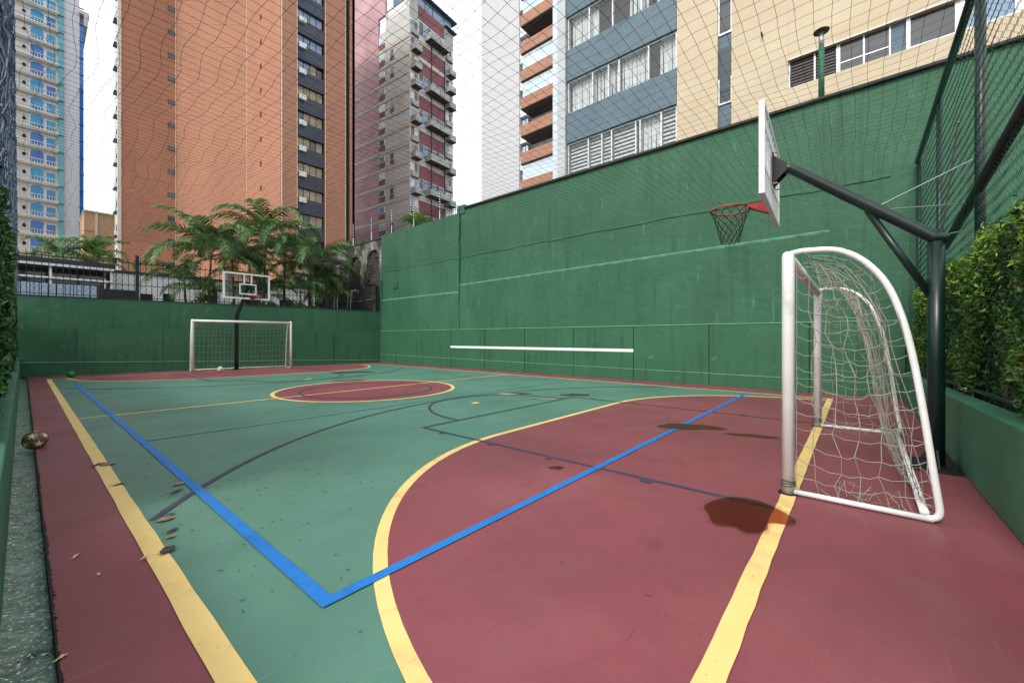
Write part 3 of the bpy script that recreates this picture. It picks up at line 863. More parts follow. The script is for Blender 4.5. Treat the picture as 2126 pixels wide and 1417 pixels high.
# ------------------------------------------------------------------ goals
def goal_mesh_root(name, loc, label, seed, sag):
    """goal built around its own base: x along the mouth, the court on +y, net on -y"""
    r = thing(name, loc, label, 'goal', 'football goals on the court')
    W = 1.755
    cx, cy = loc[0], loc[1]
    w = lambda x, y, z: (cx + x, cy + y, z)
    prof = [(-.10, 2.095), (-.30, 2.085), (-.42, 2.03), (-.53, 1.93), (-.64, 1.76), (-.72, 1.5), (-.775, 1.21), (-.83, .8), (-.87, .45), (-.905, .17), (-.915, .09), (-.90, .045), (-.85, .03)]
    def smooth(P, n=2):
        for _ in range(n):
            Q = [P[0]]
            for a, b in zip(P[:-1], P[1:]):
                Q += [tuple(.75 * i + .25 * j for i, j in zip(a, b)), tuple(.25 * i + .75 * j for i, j in zip(a, b))]
            P = Q + [P[-1]]
        return P
    sp = smooth(prof)
    for s in (-1, 1):
        mb = MB()
        mb.tube([w(s * W, 0, 0.0), w(s * W, 0, 2.06), w(s * W, 0, 2.085), w(s * W, 0, 2.1)], [.047, .047, .041, .024], 20)
        mb.build('post', M['white'], r, True)
        mb = MB()
        mb.tube([w(s * W, -.02, 2.085)] + [w(s * (W + .0), y, z) for y, z in sp], .023, 12)
        mb.build('curved_stay', M['white'], r, True)
        mb = MB()
        mb.tube([w(s * W, -.03, .028), w(s * W, -.88, .028)], .022, 10)
        mb.build('side_ground_bar', M['white'], r, True)
        mb = MB()
        mb.tube([w(s * (W - .0), .0, .004), w(s * W, .0, .012)], .075, 16)
        mb.build('foot_plate', M['steel_black'], r)
        mb = MB()
        for k in range(3):
            mb.tube([w(s * W + .053 * math.cos(a), .053 * math.sin(a), .075 + .02 * k + .006 * math.sin(2 * a + k)) for a in [i * PI / 8 for i in range(17)]], .003, 4)
        mb.build('tie_wire', M['steel_black'], r)
    mb = MB(); mb.tube([w(-W, 0, 2.045), w(W, 0, 2.045)], .046, 20); mb.build('crossbar', M['white'], r, True)
    mb = MB(); mb.tube([w(-W + .05, -.84, .05), w(W - .05, -.88, .05)], .028, 12); mb.build('rear_ground_bar', M['white'], r, True)
    # net: knotted squares hung from crossbar and stays
    R = random.Random(seed)
    th = .003
    net = MB()
    def jit(a):
        return R.uniform(-a, a)
    def polyat(v):      # point on the back profile, v 0..1 from crossbar down to the ground, hanging inside the stays
        k = v * (len(sp) - 1)
        i = min(int(k), len(sp) - 2)
        f = k - i
        return (sp[i][0] + (sp[i + 1][0] - sp[i][0]) * f, sp[i][1] + (sp[i + 1][1] - sp[i][1]) * f)
    nu, nv = 25, 19
    G = []
    for i in range(nu + 1):
        x = -W + 2 * W * i / nu
        e = math.sin(PI * i / nu) ** .55       # free in the middle, tied at the sides
        row = []
        for k in range(nv + 1):
            v = k / nv
            y, z = polyat(v)
            inw = sag * e * math.sin(PI * min(1, v * 1.02)) ** .7
            yy = y + inw + jit(.018) + .03 * wob(x * 4 + z * 3, seed)
            zz = z - .10 * sag * e * math.sin(PI * v) - (.06 * e * (1 - v)) + jit(.018)
            if v > .93:
                zz = max(.03, zz)
            row.append((x + jit(.018), yy, max(.012, zz)))
        G.append(row)
    for i in range(nu + 1):
        net.tube([w(*p) for p in G[i]], th, 4, False)
    for k in range(nv + 1):
        net.tube([w(*G[i][k]) for i in range(nu + 1)], th, 4, False)
    net.build('back_net', M['net_white'], r, kind='stuff')
    # side nets, drooping rows between post and stay
    for s in (-1, 1):
        net = MB()
        rows, cols = 15, 6
        H = []
        def stay_y(z):
            best = min(sp, key=lambda q: abs(q[1] - z) + (0 if q[0] < -.1 else 1))
            return best[0]
        for k in range(rows + 1):
            z = .06 + 1.96 * k / rows
            ye = stay_y(z)
            row = []
            for c in range(cols + 1):
                t = c / cols
                y = -.055 + (ye + .055) * t
                droop = .10 * math.sin(PI * t) * (0.5 + R.random() * .7)
                free = 1 if 0 < c < cols else .25
                row.append((s * (W - .02) - s * .10 * math.sin(PI * t) * R.random() + jit(.012) * free, y + jit(.03) * free, max(.02, z - droop + jit(.02) * free)))
            H.append(row)
        for k in range(rows + 1):
            pts = []
            for c in range(cols):
                a, b = H[k][c], H[k][c + 1]
                pts += [a, tuple((p + q) / 2 - (.018 if j == 2 else 0) for j, (p, q) in enumerate(zip(a, b)))]
            net.tube([w(*p) for p in pts + [H[k][-1]]], th, 4, False)
        for c in range(cols + 1):
            net.tube([w(*H[k][c]) for k in range(rows + 1)], th, 4, False)
        # loose ends near the ground and under the stay
        for q in range(10):
            z0 = R.choice((.05, .08, 1.6, 1.85))
            y0 = R.uniform(-.75, -.3) if z0 < 1 else R.uniform(-.38, -.15)
            P = [(s * (W - .03 - .15 * R.random()), y0 + .04 * k * R.uniform(.4, 1) - .05, max(.015, z0 + .12 * math.sin(k * 1.1 + q) * R.random())) for k in range(7)]
            net.tube([w(*p) for p in P], th * .8, 4, False)
        net.build('side_net', M['net_white'], r, kind='stuff')
    return r
near_goal = goal_mesh_root('football_goal', (5.995, 0.45, 0), 'white goal with torn rope net in front of the green planter wall', 5, .22)
far_goal = goal_mesh_root('football_goal', (5.755, 19.72, 0), 'white goal with sagging net standing by the low end wall', 9, .12)
far_goal.rotation_euler = (0, 0, PI - 0.125)

# ------------------------------------------------------------------ basketball hoops
def hoop_ring(r, cx, cy, cz, toward, seed):
    """rim, bracket and string net; toward = unit vector from board to rim centre"""
    R = random.Random(seed)
    rad = .235
    ring = MB()
    ring.tube([(cx + rad * math.cos(a), cy + rad * math.sin(a), cz) for a in [2 * PI * k / 40 for k in range(41)]], .011, 8, False)
    rim = ring.build('rim', M['red_metal'], r, True)
    br = MB()
    tx, ty = toward
    sx, sy = -ty, tx
    a0 = (cx - tx * rad * .92, cy - ty * rad * .92)
    b0 = (cx - tx * (rad + .20), cy - ty * (rad + .20))
    br.hexa([(a0[0] - sx * .10, a0[1] - sy * .10, cz - .015), (a0[0] + sx * .10, a0[1] + sy * .10, cz - .015), (b0[0] + sx * .055, b0[1] + sy * .055, cz - .13), (b0[0] - sx * .055, b0[1] - sy * .055, cz - .13),
             (a0[0] - sx * .10, a0[1] - sy * .10, cz + .012), (a0[0] + sx * .10, a0[1] + sy * .10, cz + .012), (b0[0] + sx * .055, b0[1] + sy * .055, cz + .012), (b0[0] - sx * .055, b0[1] - sy * .055, cz + .012)])
    br.build('rim_bracket', M['red_metal'], r)
    net = MB()
    n, lv = 12, 7
    rr = lambda v: rad * (1 - .55 * v ** .75)
    P = [[(cx + (rr(k / lv) + R.uniform(-.006, .006)) * math.cos(2 * PI * (i + .5 * (k % 2)) / n), cy + (rr(k / lv)) * math.sin(2 * PI * (i + .5 * (k % 2)) / n),
           cz - .012 - .43 * k / lv + R.uniform(-.008, .008)) for i in range(n)] for k in range(lv + 1)]
    for k in range(lv):
        for i in range(n):
            j = (i if k % 2 else i - 1) % n
            for m in (i, (i + 1) % n if k % 2 else (i - 1) % n):
                net.tube([P[k][i], P[k + 1][m]], .0042, 4, False)
    net.build('string_net', M['net_dark'], rim, kind='stuff')
    return rim

nh = thing('basketball_hoop', (6.12, -.64, 0), 'basketball hoop with dark green bent pole and white board seen from behind', 'basketball hoop')
mb = MB(); mb.tube([(6.12, -.64, .02), (6.12, -.64, 2.36)], .068, 20); mb.build('pole', M['steel_green'], nh, True)
mb = MB(); mb.tube([(6.12, -.72, 2.375), (6.12, -.62, 2.415), (6.09, .57, 3.42), (6.07, .63, 3.46), (6.06, .72, 3.46)], .062, 20); mb.build('arm', M['steel_green'], nh, True)
mb = MB(); mb.tube([(6.12, -.60, 1.80), (6.12, -.10, 2.80)], .036, 14); mb.build('brace', M['steel_green'], nh, True)
mb = MB(); mb.box(5.85, 6.38, -.80, -.42, .004, .028); bp = mb.build('base_plate', M['steel_black'], nh)
for a in range(4):
    c, s = math.cos(a * PI / 2), math.sin(a * PI / 2)
    q = lambda x, z, t: (6.12 + c * x - s * t, -.64 + s * x + c * t, z)
    L_ = .22 if a % 2 == 0 else .15
    mb = MB(); mb.add([q(.06, .028, -.008), q(L_, .028, -.008), q(.06, .2, -.008), q(.06, .028, .008), q(L_, .028, .008), q(.06, .2, .008)], [(0, 2, 1), (3, 4, 5), (0, 1, 4, 3), (1, 2, 5, 4), (2, 0, 3, 5)])
    mb.build('gusset', M['steel_black'], nh)
for x in (5.89, 6.34):
    for y in (-.77, -.45):
        mb = MB(); mb.tube([(x, y, .028), (x, y, .07)], .012, 8); mb.build('bolt', M['steel_black'], nh)
# board: twisted slightly about its centre
BD = Fac(5.15, .782, math.cos(.0428), math.sin(.0428), math.sin(.0428), -math.cos(.0428))    # u along the board, d towards the pole
bd = fb(BD, 'backboard', M['white'], nh, 0, 1.752, 2.94, 3.96, -.035, -.012, 0.004)
for u0, u1, z0, z1 in ((0, 1.752, 3.92, 3.962), (0, 1.752, 2.938, 2.98), (0, .04, 2.98, 3.92), (1.712, 1.752, 2.98, 3.92)):
    fb(BD, 'frame_rail', M['white'], bd, u0, u1, z0, z1, -.012, .022, 0.003)
for k in range(1, 8):
    fb(BD, 'rib', M['white'], bd, .04 + k * .209 - .02, .04 + k * .209 + .02, 2.98, 3.92, -.012, .012, 0.002)
for z in (3.25, 3.7):
    fb(BD, 'cross_rib', M['white'], bd, .05, 1.70, z - .018, z + .018, .012, .02)
mb = MB()
for (ua, ub, za, zb) in ((.58, 1.17, 3.10, 3.56),):
    for u0, u1, z0, z1 in ((ua, ub, za, za + .05), (ua, ub, zb - .05, zb), (ua, ua + .05, za + .05, zb - .05), (ub - .05, ub, za + .05, zb - .05)):
        BD.box(mb, u0, u1, z0, z1, -.038, -.036)
mb.build('target_square', M['red_metal'], bd)
mb = MB()
c0, c1 = BD.p(.88, 3.46, .022), BD.p(.88, 3.46, .03)
BD.box(mb, .76, 1.02, 3.27, 3.65, .022, .034)
mb.build('mounting_plate', M['steel_black'], nh)
for uu in (.80, .97):
    mb = MB()
    mb.add([BD.p(uu, 3.28, .034), BD.p(uu, 3.62, .034), BD.p(uu, 3.50, .17), BD.p(uu, 3.42, .17), BD.p(uu + .012, 3.28, .034), BD.p(uu + .012, 3.62, .034), BD.p(uu + .012, 3.50, .17), BD.p(uu + .012, 3.42, .17)],
           [(0, 1, 2, 3), (7, 6, 5, 4), (0, 4, 5, 1), (1, 5, 6, 2), (2, 6, 7, 3), (3, 7, 4, 0)])
    mb.build('bracket_cheek', M['steel_black'], nh)
for uu in (.75, 1.03):
    for z in (3.26, 3.64):
        mb = MB(); mb.tube([BD.p(uu, z, .03), BD.p(uu, z, .08)], .009, 6); mb.build('bolt', M['galv'], nh)
hoop_ring(nh, 6.02, 1.285, 3.06, (0, 1), 3)
for a, b in (((6.11, -.13, 2.80), (6.35, -.93, 3.22)), ((6.11, -.13, 2.79), (6.75, -.93, 2.86)), ((6.12, -.66, 2.42), (6.7, -.92, 2.55))):
    mb = MB(); mb.tube([a, b], .0065, 6); mb.build('guy_rod', M['galv'], nh)

fh = thing('basketball_hoop', (5.56, 20.15, 0), 'basketball hoop with clear framed board above the far goal', 'basketball hoop')
mb = MB(); mb.tube([(5.56, 20.15, .0), (5.56, 20.15, 2.2), (5.57, 20.05, 2.42), (5.62, 19.6, 2.85), (5.63, 19.15, 3.3), (5.63, 19.02, 3.4)], [.075, .075, .075, .07, .06, .05], 14); mb.build('pole', M['steel_green'], fh, True)
mb = MB(); mb.box(5.4, 5.72, 20.0, 20.3, .004, .03); mb.build('base_plate', M['steel_black'], fh)
FB = Fac(4.77, 18.95, 1, 0, 0, -1)
mb = MB(); mb.add([FB.p(.04, 2.99), FB.p(1.63, 2.99), FB.p(1.63, 3.94), FB.p(.04, 3.94)], [(0, 1, 2, 3)])
fbd = mb.build('clear_board', M['board_glass'], fh)
for u0, u1, z0, z1 in ((0, 1.67, 3.925, 3.99), (0, 1.67, 2.94, 3.005), (0, .065, 3.005, 3.925), (1.605, 1.67, 3.005, 3.925)):
    fb(FB, 'frame_rail', M['white'], fbd, u0, u1, z0, z1, -.02, .02)
for u0, u1, z0, z1 in ((.55, 1.17, 3.13, 3.18), (.55, 1.17, 3.52, 3.57), (.55, .60, 3.18, 3.52), (1.12, 1.17, 3.18, 3.52), (.70, .755, 3.57, 3.94), (.96, 1.015, 3.57, 3.94)):
    fb(FB, 'painted_line', M['white'], fbd, u0, u1, z0, z1, .004, .008)
mb = MB(); mb.box(5.56, 5.70, 18.97, 19.06, 3.3, 3.5); mb.build('mounting_plate', M['steel_black'], fh)
hoop_ring(fh, 5.78, 18.54, 3.06, (0, -1), 6)

# ------------------------------------------------------------------ balls
def ico_ball(r, cx, cy, cz, rad, seed, base, seam, star=None, patch=None, rot=0.0):
    """football: panelled sphere with raised panels"""
    phi = (1 + 5 ** .5) / 2
    ic = []
    for a in (-1, 1):
        for b in (-phi, phi):
            ic += [(0, a, b), (a, b, 0), (b, 0, a)]
    rm = Matrix.Rotation(seed * .7, 3, 'X') @ Matrix.Rotation(rot, 3, 'Z')
    ic = [(rm @ Vector(v)).normalized() for v in ic]
    mb = MB()
    nU, nV = 28, 16
    vs = [(cx + rad * math.sin(PI * j / nV) * math.cos(2 * PI * i / nU), cy + rad * math.sin(PI * j / nV) * math.sin(2 * PI * i / nU), cz + rad * math.cos(PI * j / nV)) for j in range(nV + 1) for i in range(nU)]
    fs = [(j * nU + i, (j + 1) * nU + i, (j + 1) * nU + (i + 1) % nU, j * nU + (i + 1) % nU) for j in range(nV) for i in range(nU)]
    mb.add(vs, fs)
    mb.build('bladder', M[base], r, True)
    for v in ic:
        t = v.orthogonal().normalized()
        b = v.cross(t)
        def on(d, a):
            q = (v * math.cos(d) + (t * math.cos(a) + b * math.sin(a)) * math.sin(d)) * (rad * 1.012)
            return (cx + q.x, cy + q.y, cz + q.z)
        if star:
            mb = MB()
            pts = [on(.40 if k % 2 == 0 else .16, 2 * PI * k / 10) for k in range(10)]
            c = v * (rad * 1.016)
            mb.add([(cx + c.x, cy + c.y, cz + c.z)] + pts, [(0, k + 1, (k + 1) % 10 + 1) for k in range(10)])
            mb.build('star_panel', M[star], r)
        if patch:
            mb = MB()
            pts = [on(.34, 2 * PI * k / 5 + .3) for k in range(5)]
            c = v * (rad * 1.02)
            mb.add([(cx + c.x, cy + c.y, cz + c.z)] + pts, [(0, k + 1, (k + 1) % 5 + 1) for k in range(5)])
            mb.build('patch_panel', M[patch], r)
    # seams between neighbouring panel centres
    mb = MB()
    for i in range(12):
        for j in range(i):
            if ic[i].dot(ic[j]) > .4:
                m = (ic[i] + ic[j]).normalized()
                ax = (ic[i] - ic[j]).normalized()
                o = m.cross(ax)
                mb.tube([tuple(Vector((cx, cy, cz)) + (m * math.cos(d) + o * math.sin(d)).normalized() * rad * 1.002) for d in (-.36, -.18, 0, .18, .36)], .0022, 4)
    mb.build('seam', M[seam], r)
b1 = thing('football', (.02, 7.75, 0), 'brown football with white stars lying at the gutter edge', 'ball')
ico_ball(b1, .0, 7.72, .095, .112, 2, 'ball_gold', 'ball_dark', star='ball_white', rot=.5)
b2 = thing('football', (4.74, 19.15, 0), 'pale scuffed football lying in front of the far goal', 'ball')
ico_ball(b2, 4.74, 19.15, .125, .112, 3, 'ball_white', 'ball_dark', patch='ball_gold', rot=.2)
b3 = thing('football', (.80, 20.5, 0), 'green football at the foot of the end wall', 'ball')
ico_ball(b3, .80, 20.5, .115, .112, 4, 'ball_green', 'ball_dark', patch='ball_green', rot=.9)

# ------------------------------------------------------------------ chain link fences
def chain(name, mat, par, A, B, z0, z1, pitch, r, bulge=0.0, seed=0, out=(0, 0)):
    """woven zigzag wires between the ends A and B"""
    L = math.hypot(B[0] - A[0], B[1] - A[1])
    ux, uy = (B[0] - A[0]) / L, (B[1] - A[1]) / L
    ox, oy = out
    mb = MB()
    n = int(L / pitch)
    m = int((z1 - z0) / (pitch * .62))
    for i in range(n):
        P = []
        for k in range(m + 1):
            z = z0 + (z1 - z0) * k / m
            s = 1 if k % 2 else -1
            u = (i + .5) * pitch + s * pitch * .5
            u += .02 * wob(z * 1.9 + i * .3, seed)
            d = .004 * s + bulge * wob(u * .9 + z * .8, seed + 2)
            P.append((A[0] + ux * u + ox * d, A[1] + uy * u + oy * d, z))
        mb.tube(P, r, 3, False)
    return mb.build(name, mat, par, kind='stuff')
fy = -1.0
cf = thing('chain_link_fence', (8, fy, .6), 'tall dark green chain link fence above the hedge behind the near goal', 'fence')
chain('chain_mesh', M['mesh_green'], cf, (3.6, fy), (12.5, fy), .72, 5.22, .10, .0027, .012, 2, (0, 1))
for x, r_, zt in ((12.44, .035, 5.22), (9.6, .035, 5.24), (6.72, .045, 6.4), (3.9, .045, 6.4)):
    mb = MB(); mb.tube([(x, fy - .04, .3), (x, fy - .04, zt)], r_, 12); mb.build('post', M['steel_green'], cf, True)
mb = MB(); mb.tube([(12.5, fy - .02, 5.20), (3.2, fy - .02, 5.36)], .045, 12); mb.build('top_rail', M['steel_green'], cf, True)
mb = MB(); mb.tube([(8.95, fy - .02, 2.72), (6.72, fy - .02, 2.98), (4.2, fy - .02, 3.28)], .05, 12); mb.build('diagonal_rail', M['steel_black'], cf, True)
mb = MB(); mb.tube([(9.1, fy + .01, 2.7), (7.6, fy + .01, 4.1)], .012, 6); mb.build('tension_wire', M['galv'], cf)
mb = MB(); mb.tube([(12.4, fy + .01, .66), (3.0, fy + .01, .86)], .022, 10); mb.build('bottom_rail', M['steel_green'], cf, True)

fx = lambda y: -0.20 + lx(y)
lf = thing('chain_link_fence', (-.3, 11, .65), 'chain link fence above the low wall on the left, wrapped in creeper', 'fence')
chain('chain_mesh', M['mesh_blue'], lf, (fx(2.4), 2.4), (fx(21.6), 21.6), .66, 5.2, .12, .004, .02, 5, (1, 0))
for y in (3.0, 7.6, 12.2, 16.8, 21.3):
    mb = MB(); mb.tube([(fx(y) - .05, y, .65), (fx(y) - .05, y, 5.2)], .035, 10); mb.build('post', M['steel_green'], lf, True)
mb = MB(); mb.tube([(fx(1.0), 1.0, 5.2), (fx(21.6), 21.6, 5.2)], .035, 10); mb.build('top_rail', M['steel_green'], lf, True)
# limp folds of netting bunched at the fence head
mb = MB()
hx = lambda y: -.055 - .0165 * y
for k in range(150):
    y = 3.2 + 18 * (k / 150) ** 1.6 + .05 * wob(k)
    mb.tube([(hx(y) + .035 * wob(k * 1.3 + j * .4, 2), y + .08 * wob(j * .6 + k, 1), 5.15 - 2.6 * j / 26) for j in range(27)], .004, 3, False)
for k in range(48):
    z = 2.6 + 2.5 * k / 48
    mb.tube([(hx(3.2 + j * .25) + .035 * wob(j * .8 + k, 4), 3.2 + j * .25, z + .04 * wob(j * .9 + k * .7, 3)) for j in range(72)], .004, 3, False)
mb.build('hanging_net', M['mesh_blue'], lf, kind='stuff')

# ------------------------------------------------------------------ overhead ball net
on = thing('overhead_ball_net', (6.1, 10, 5.0), 'dark ball net stretched over the whole court like a roof', 'net')
def net_z(x, y):
    fxr = (x - fx(y)) / (12.55 - fx(y))
    fyr = (y + .95) / 22.3
    sag = .20 * math.sin(PI * max(0, min(1, fxr))) ** .8 * math.sin(PI * max(0, min(1, fyr))) ** .6
    wav = (.05 * math.sin(y * 1.15 + .5 * math.sin(x * .8)) + .04 * math.sin(x * 1.5 + .7 * math.sin(y * .6))) * max(.25, 1 - y / 16) * math.sin(PI * max(0, min(1, fxr))) ** .4 * math.sin(PI * max(0, min(1, fyr))) ** .4
    return 5.10 - sag + wav
mb = MB()
st = .165
x = fx(10) + .02
i = 0
while x < 12.56:
    y1 = 21.93 - .13 * x
    P = []
    for k in range(111):
        y = -.95 + (y1 + .95) * k / 110
        xx = x + .11 * wob(y * .55 + i * .07, 1) + .03 * wob(y * 1.5 + i * .05, 6)
        P.append((min(12.57, xx), y, net_z(xx, y)))
    mb.tube(P, .0025, 3, False)
    x += .19
    i += 1
y = -.95
i = 0
while y < 21.9:
    x0 = fx(y)
    x1 = min(12.57, (21.93 - y) / .13) if y > 20.2 else 12.57
    P = []
    for k in range(81):
        xx = x0 + (x1 - x0) * k / 80
        yy = y + .04 * wob(xx * .5 + i * .05, 3) + .012 * wob(xx * 1.6 + i * .07, 8)
        P.append((xx, yy, net_z(xx, yy)))
    mb.tube(P, .0025, 3, False)
    y += st
    i += 1
mb.build('roof_mesh', M['net_dark'], on, kind='stuff')
# end curtain hanging above the low wall
mb = MB()
for s in (1, -1):
    k = -3.0
    while k < 14.5:
        P = []
        for j in range(15):
            z = 5.05 - 2.15 * j / 14
            u = k + s * (5.05 - z) * .8 + .03 * wob(z * 3 + k)
            if 0 < u < 13.2:
                P.append(FW.p(u, z, -.02 + .03 * wob(u * 2 + z)))
        if len(P) > 1:
            mb.tube(P, .003, 3, False)
        k += .155
mb.build('end_curtain', M['net_dark'], on, kind='stuff')

# ------------------------------------------------------------------ hedges
def leaves(mb, pts, size, R, flat=.5, face=(0, 1, 0)):
    for (x, y, z) in pts:
        L = size * R.uniform(.6, 1.25)
        W = L * R.uniform(.32, .5)
        a = Vector((R.gauss(face[0], .7), R.gauss(face[1], .7), R.gauss(.1, .6))).normalized()
        t = Vector((R.gauss(0, 1), R.gauss(0, 1), R.gauss(-.35, .5)))
        t = (t - a * t.dot(a)).normalized()
        b = a.cross(t)
        p = Vector((x, y, z))
        q = [p - t * L * .5, p + b * W * .5 + a * L * .10, p + t * L * .5 - a * L * .1, p - b * W * .5 + a * L * .10]
        mb.add(q, [(0, 1, 2), (0, 2, 3)])
R = random.Random(11)
hd = thing('hedge', (8, -1.3, .6), 'dense clipped green hedge growing through the fence behind the near goal', 'hedge')
htop = lambda x: 2.36 + .10 * wob(x * 1.2, 2) + .05 * wob(x * 4.3, 5)
hfront = lambda x, z: -1.02 + .10 * wob(x * 1.5 + z, 1) + .07 * wob(z * 3.1 - x * 1.1, 4) + .05 * wob(x * 5 + z * 4, 7)
mb = MB()
pts = []
for k in range(34000):
    x = 3.2 + 9.25 * R.random() ** 1.25
    zt = htop(x)
    z = R.uniform(.72, zt)
    if z < 1.05 and R.random() < .25:
        continue
    dep = abs(R.gauss(0, .10))
    pts.append((x, hfront(x, z) + .05 - dep - (.05 if z < 1.0 else 0), z))
for k in range(9000):
    x = 3.2 + 9.25 * R.random() ** 1.2
    pts.append((x, -1.0 - R.random() * .9, htop(x) + R.gauss(0, .06)))
leaves(mb, pts, .062, R, face=(-.2, .7, .3))
mb.build('foliage', M['leaf'], hd)
for nm, mt, num, sz in (('young_leaves', 'leaf_young', 1800, .066), ('dead_leaves', 'leaf_dead', 260, .055)):
    mb = MB()
    pts = []
    for k in range(num):
        x = 3.2 + 9.25 * R.random() ** 1.25
        z = (htop(x) - abs(R.gauss(0, .28))) if nm == 'young_leaves' else R.uniform(.75, htop(x))
        pts.append((x + .06 * R.gauss(0, 1), hfront(x, z) + .07 - abs(R.gauss(0, .05)), max(.75, z)))
    leaves(mb, pts, sz, R, face=(-.2, .7, .3))
    mb.build(nm, M[mt], hd)
mb = MB()
n = 40
vs, fs = [], []
for i in range(n + 1):
    x = 3.0 + 9.5 * i / n
    for k in range(9):
        z = .55 + (htop(x) - .10 - .55) * k / 8
        vs.append((x, hfront(x, z) - .14, z))
    vs.append((x, -2.2, htop(x) - .12))
for i in range(n):
    for k in range(9):
        a = i * 10 + k
        fs.append((a, a + 10, a + 11, a + 1))
mb.add(vs, fs)
mb.build('dark_core_sheet', M['hedge_core'], hd)  # added dark sheet that blocks the view through the leaves
mb = MB()
for k in range(70):
    x = 3.4 + 8.9 * R.random()
    y = -1.05 - .15 * R.random()
    P = [(x + .05 * wob(j + k), y + .03 * wob(j * 1.3 + k), .5 + j * .11) for j in range(8)]
    mb.tube(P, [.009 - .0008 * j for j in range(8)], 5, False)
mb.build('stems', M['palm_trunk'], hd, kind='stuff')

lh = thing('creeper_hedge', (-.2, 11, .65), 'dark green creeper hedge hanging along the left fence', 'hedge')
mb = MB()
pts = []
lfront = lambda y, z: -.075 - .0165 * y + .04 * wob(y * 1.4 + z * 1.1, 2) + .035 * wob(z * 3.7 + y * .8, 5) - (.05 if z < 1.0 else 0)
ltop = lambda y: 2.4 + .18 * wob(y * .8, 3) + .15 * wob(y * 2.7, 1)
for k in range(36000):
    y = 4.3 + 17.4 * R.random() ** 1.4
    z = R.uniform(.72, ltop(y))
    if z < 1.0 and R.random() < .5:
        continue
    pts.append((lfront(y, z) - abs(R.gauss(0, .07)), y, z))
leaves(mb, pts, .075, R, face=(.8, -.3, .2))
mb.build('foliage', M['leaf_left'], lh)
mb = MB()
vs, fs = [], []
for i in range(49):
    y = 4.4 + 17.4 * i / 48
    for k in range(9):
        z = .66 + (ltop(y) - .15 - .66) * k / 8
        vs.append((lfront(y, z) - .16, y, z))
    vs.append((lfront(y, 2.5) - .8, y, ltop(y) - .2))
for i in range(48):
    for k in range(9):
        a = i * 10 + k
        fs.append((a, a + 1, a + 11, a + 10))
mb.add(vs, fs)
mb.build('dark_core_sheet', M['hedge_core'], lh)  # added dark backing sheet closing the gaps between creeper leaves
mb = MB()
for k in range(6):
    y = 5.2 + k * .12
    mb.tube([(lfront(y, .8) + .0 + .02 * j, y - .02 * j, .78 - .03 * j + .06 * math.sin(j)) for j in range(6)], .003, 4)
mb.build('stray_tendril', M['leaf_left'], lh, kind='stuff')
# ------------------------------------------------------------------ brick tower
bt = thing('brick_tower', (15, 62, 0), 'tall orange brick tower with charcoal window bay and pale chamfered corner', 'building')
HB = 62.0
def slabwall(name, mat, par, A, B, z0, z1, nx, ny, t=.35):
    mb = MB()
    mb.hexa([(A[0], A[1], z0), (B[0], B[1], z0), (B[0] - nx * t, B[1] - ny * t, z0), (A[0] - nx * t, A[1] - ny * t, z0),
             (A[0], A[1], z1), (B[0], B[1], z1), (B[0] - nx * t, B[1] - ny * t, z1), (A[0] - nx * t, A[1] - ny * t, z1)])
    return mb.build(name, mat, par)
P0, P1, P2, P3, P4 = (6.7, 67.6), (11.88, 67.6), (18.0, 60.9), (18.0, 49.3), (26.7, 49.3)
slabwall('wall', M['brick'], bt, P0, P1, 0, HB, 0, -1)
cn = (-(P1[1] - P2[1]), -(P2[0] - P1[0]))
cl = math.hypot(*cn)
cn = (cn[0] / cl, cn[1] / cl)
slabwall('wall', M['brick'], bt, P1, P2, 0, HB, cn[0], cn[1])
slabwall('wall', M['brick'], bt, P2, (18.0, 49.33), 0, HB - .01, -1, 0)
slabwall('wall', M['brick'], bt, P3, (19.66, 49.3), 0, HB, 0, -1)
slabwall('wall', M['brick'], bt, (22.86, 49.3), (25.45, 49.3), 0, HB, 0, -1)
slabwall('wall', M['brick'], bt, (26.05, 49.3), P4, 0, HB, 0, -1)
slabwall('wall', M['charcoal'], bt, (25.4, 49.9), (26.1, 49.9), 0, HB, 0, -1)
slabwall('wall', M['brick'], bt, P4, (26.7, 62), 0, HB, 1, 0)
mb = MB()
mb.prism([(7.05, 73.9), (7.05, 67.95), (11.9, 67.95), (18.3, 61.1), (18.3, 50.4), (26.4, 50.4), (26.4, 73.9)], 0, HB - .2)
mb.build('core', M['charcoal'], bt)
for p, w in ((P2, .03), (P3, .05), (P1, .03)):
    mb = MB(); mb.tube([(p[0] - .03, p[1] - .03, 0), (p[0] - .03, p[1] - .03, HB)], w, 4); mb.build('corner_trim', M['cream_edge'], bt)
for x in (19.62, 22.9, 25.45):
    mb = MB(); mb.box(x - .025, x + .025, 49.25, 49.36, 0, HB - .05); mb.build('corner_trim', M['cream_edge'], bt)
mb = MB(); mb.box(6.4, 6.72, 67.5, 67.9, 0, HB); mb.build('corner_trim', M['cream_edge'], bt)
mb = MB(); mb.box(6.72, 7.0, 67.9, 73.8, 0, HB); mb.build('side_wall', M['grey_render'], bt)
zf = lambda k: 4.2 + 3.0 * k
fc = Fac(P1[0], P1[1], (P2[0] - P1[0]) / 9.07, (P2[1] - P1[1]) / 9.07, cn[0], cn[1])
unit = MB()
unit.box(0, .32, 0, .75, 0, .55)
ac_me = unit.mesh('ac_body', M['ac'])
grl = MB(); grl.tube([(.335, .28, .28), (.335, .28, .281)], .01, 3)
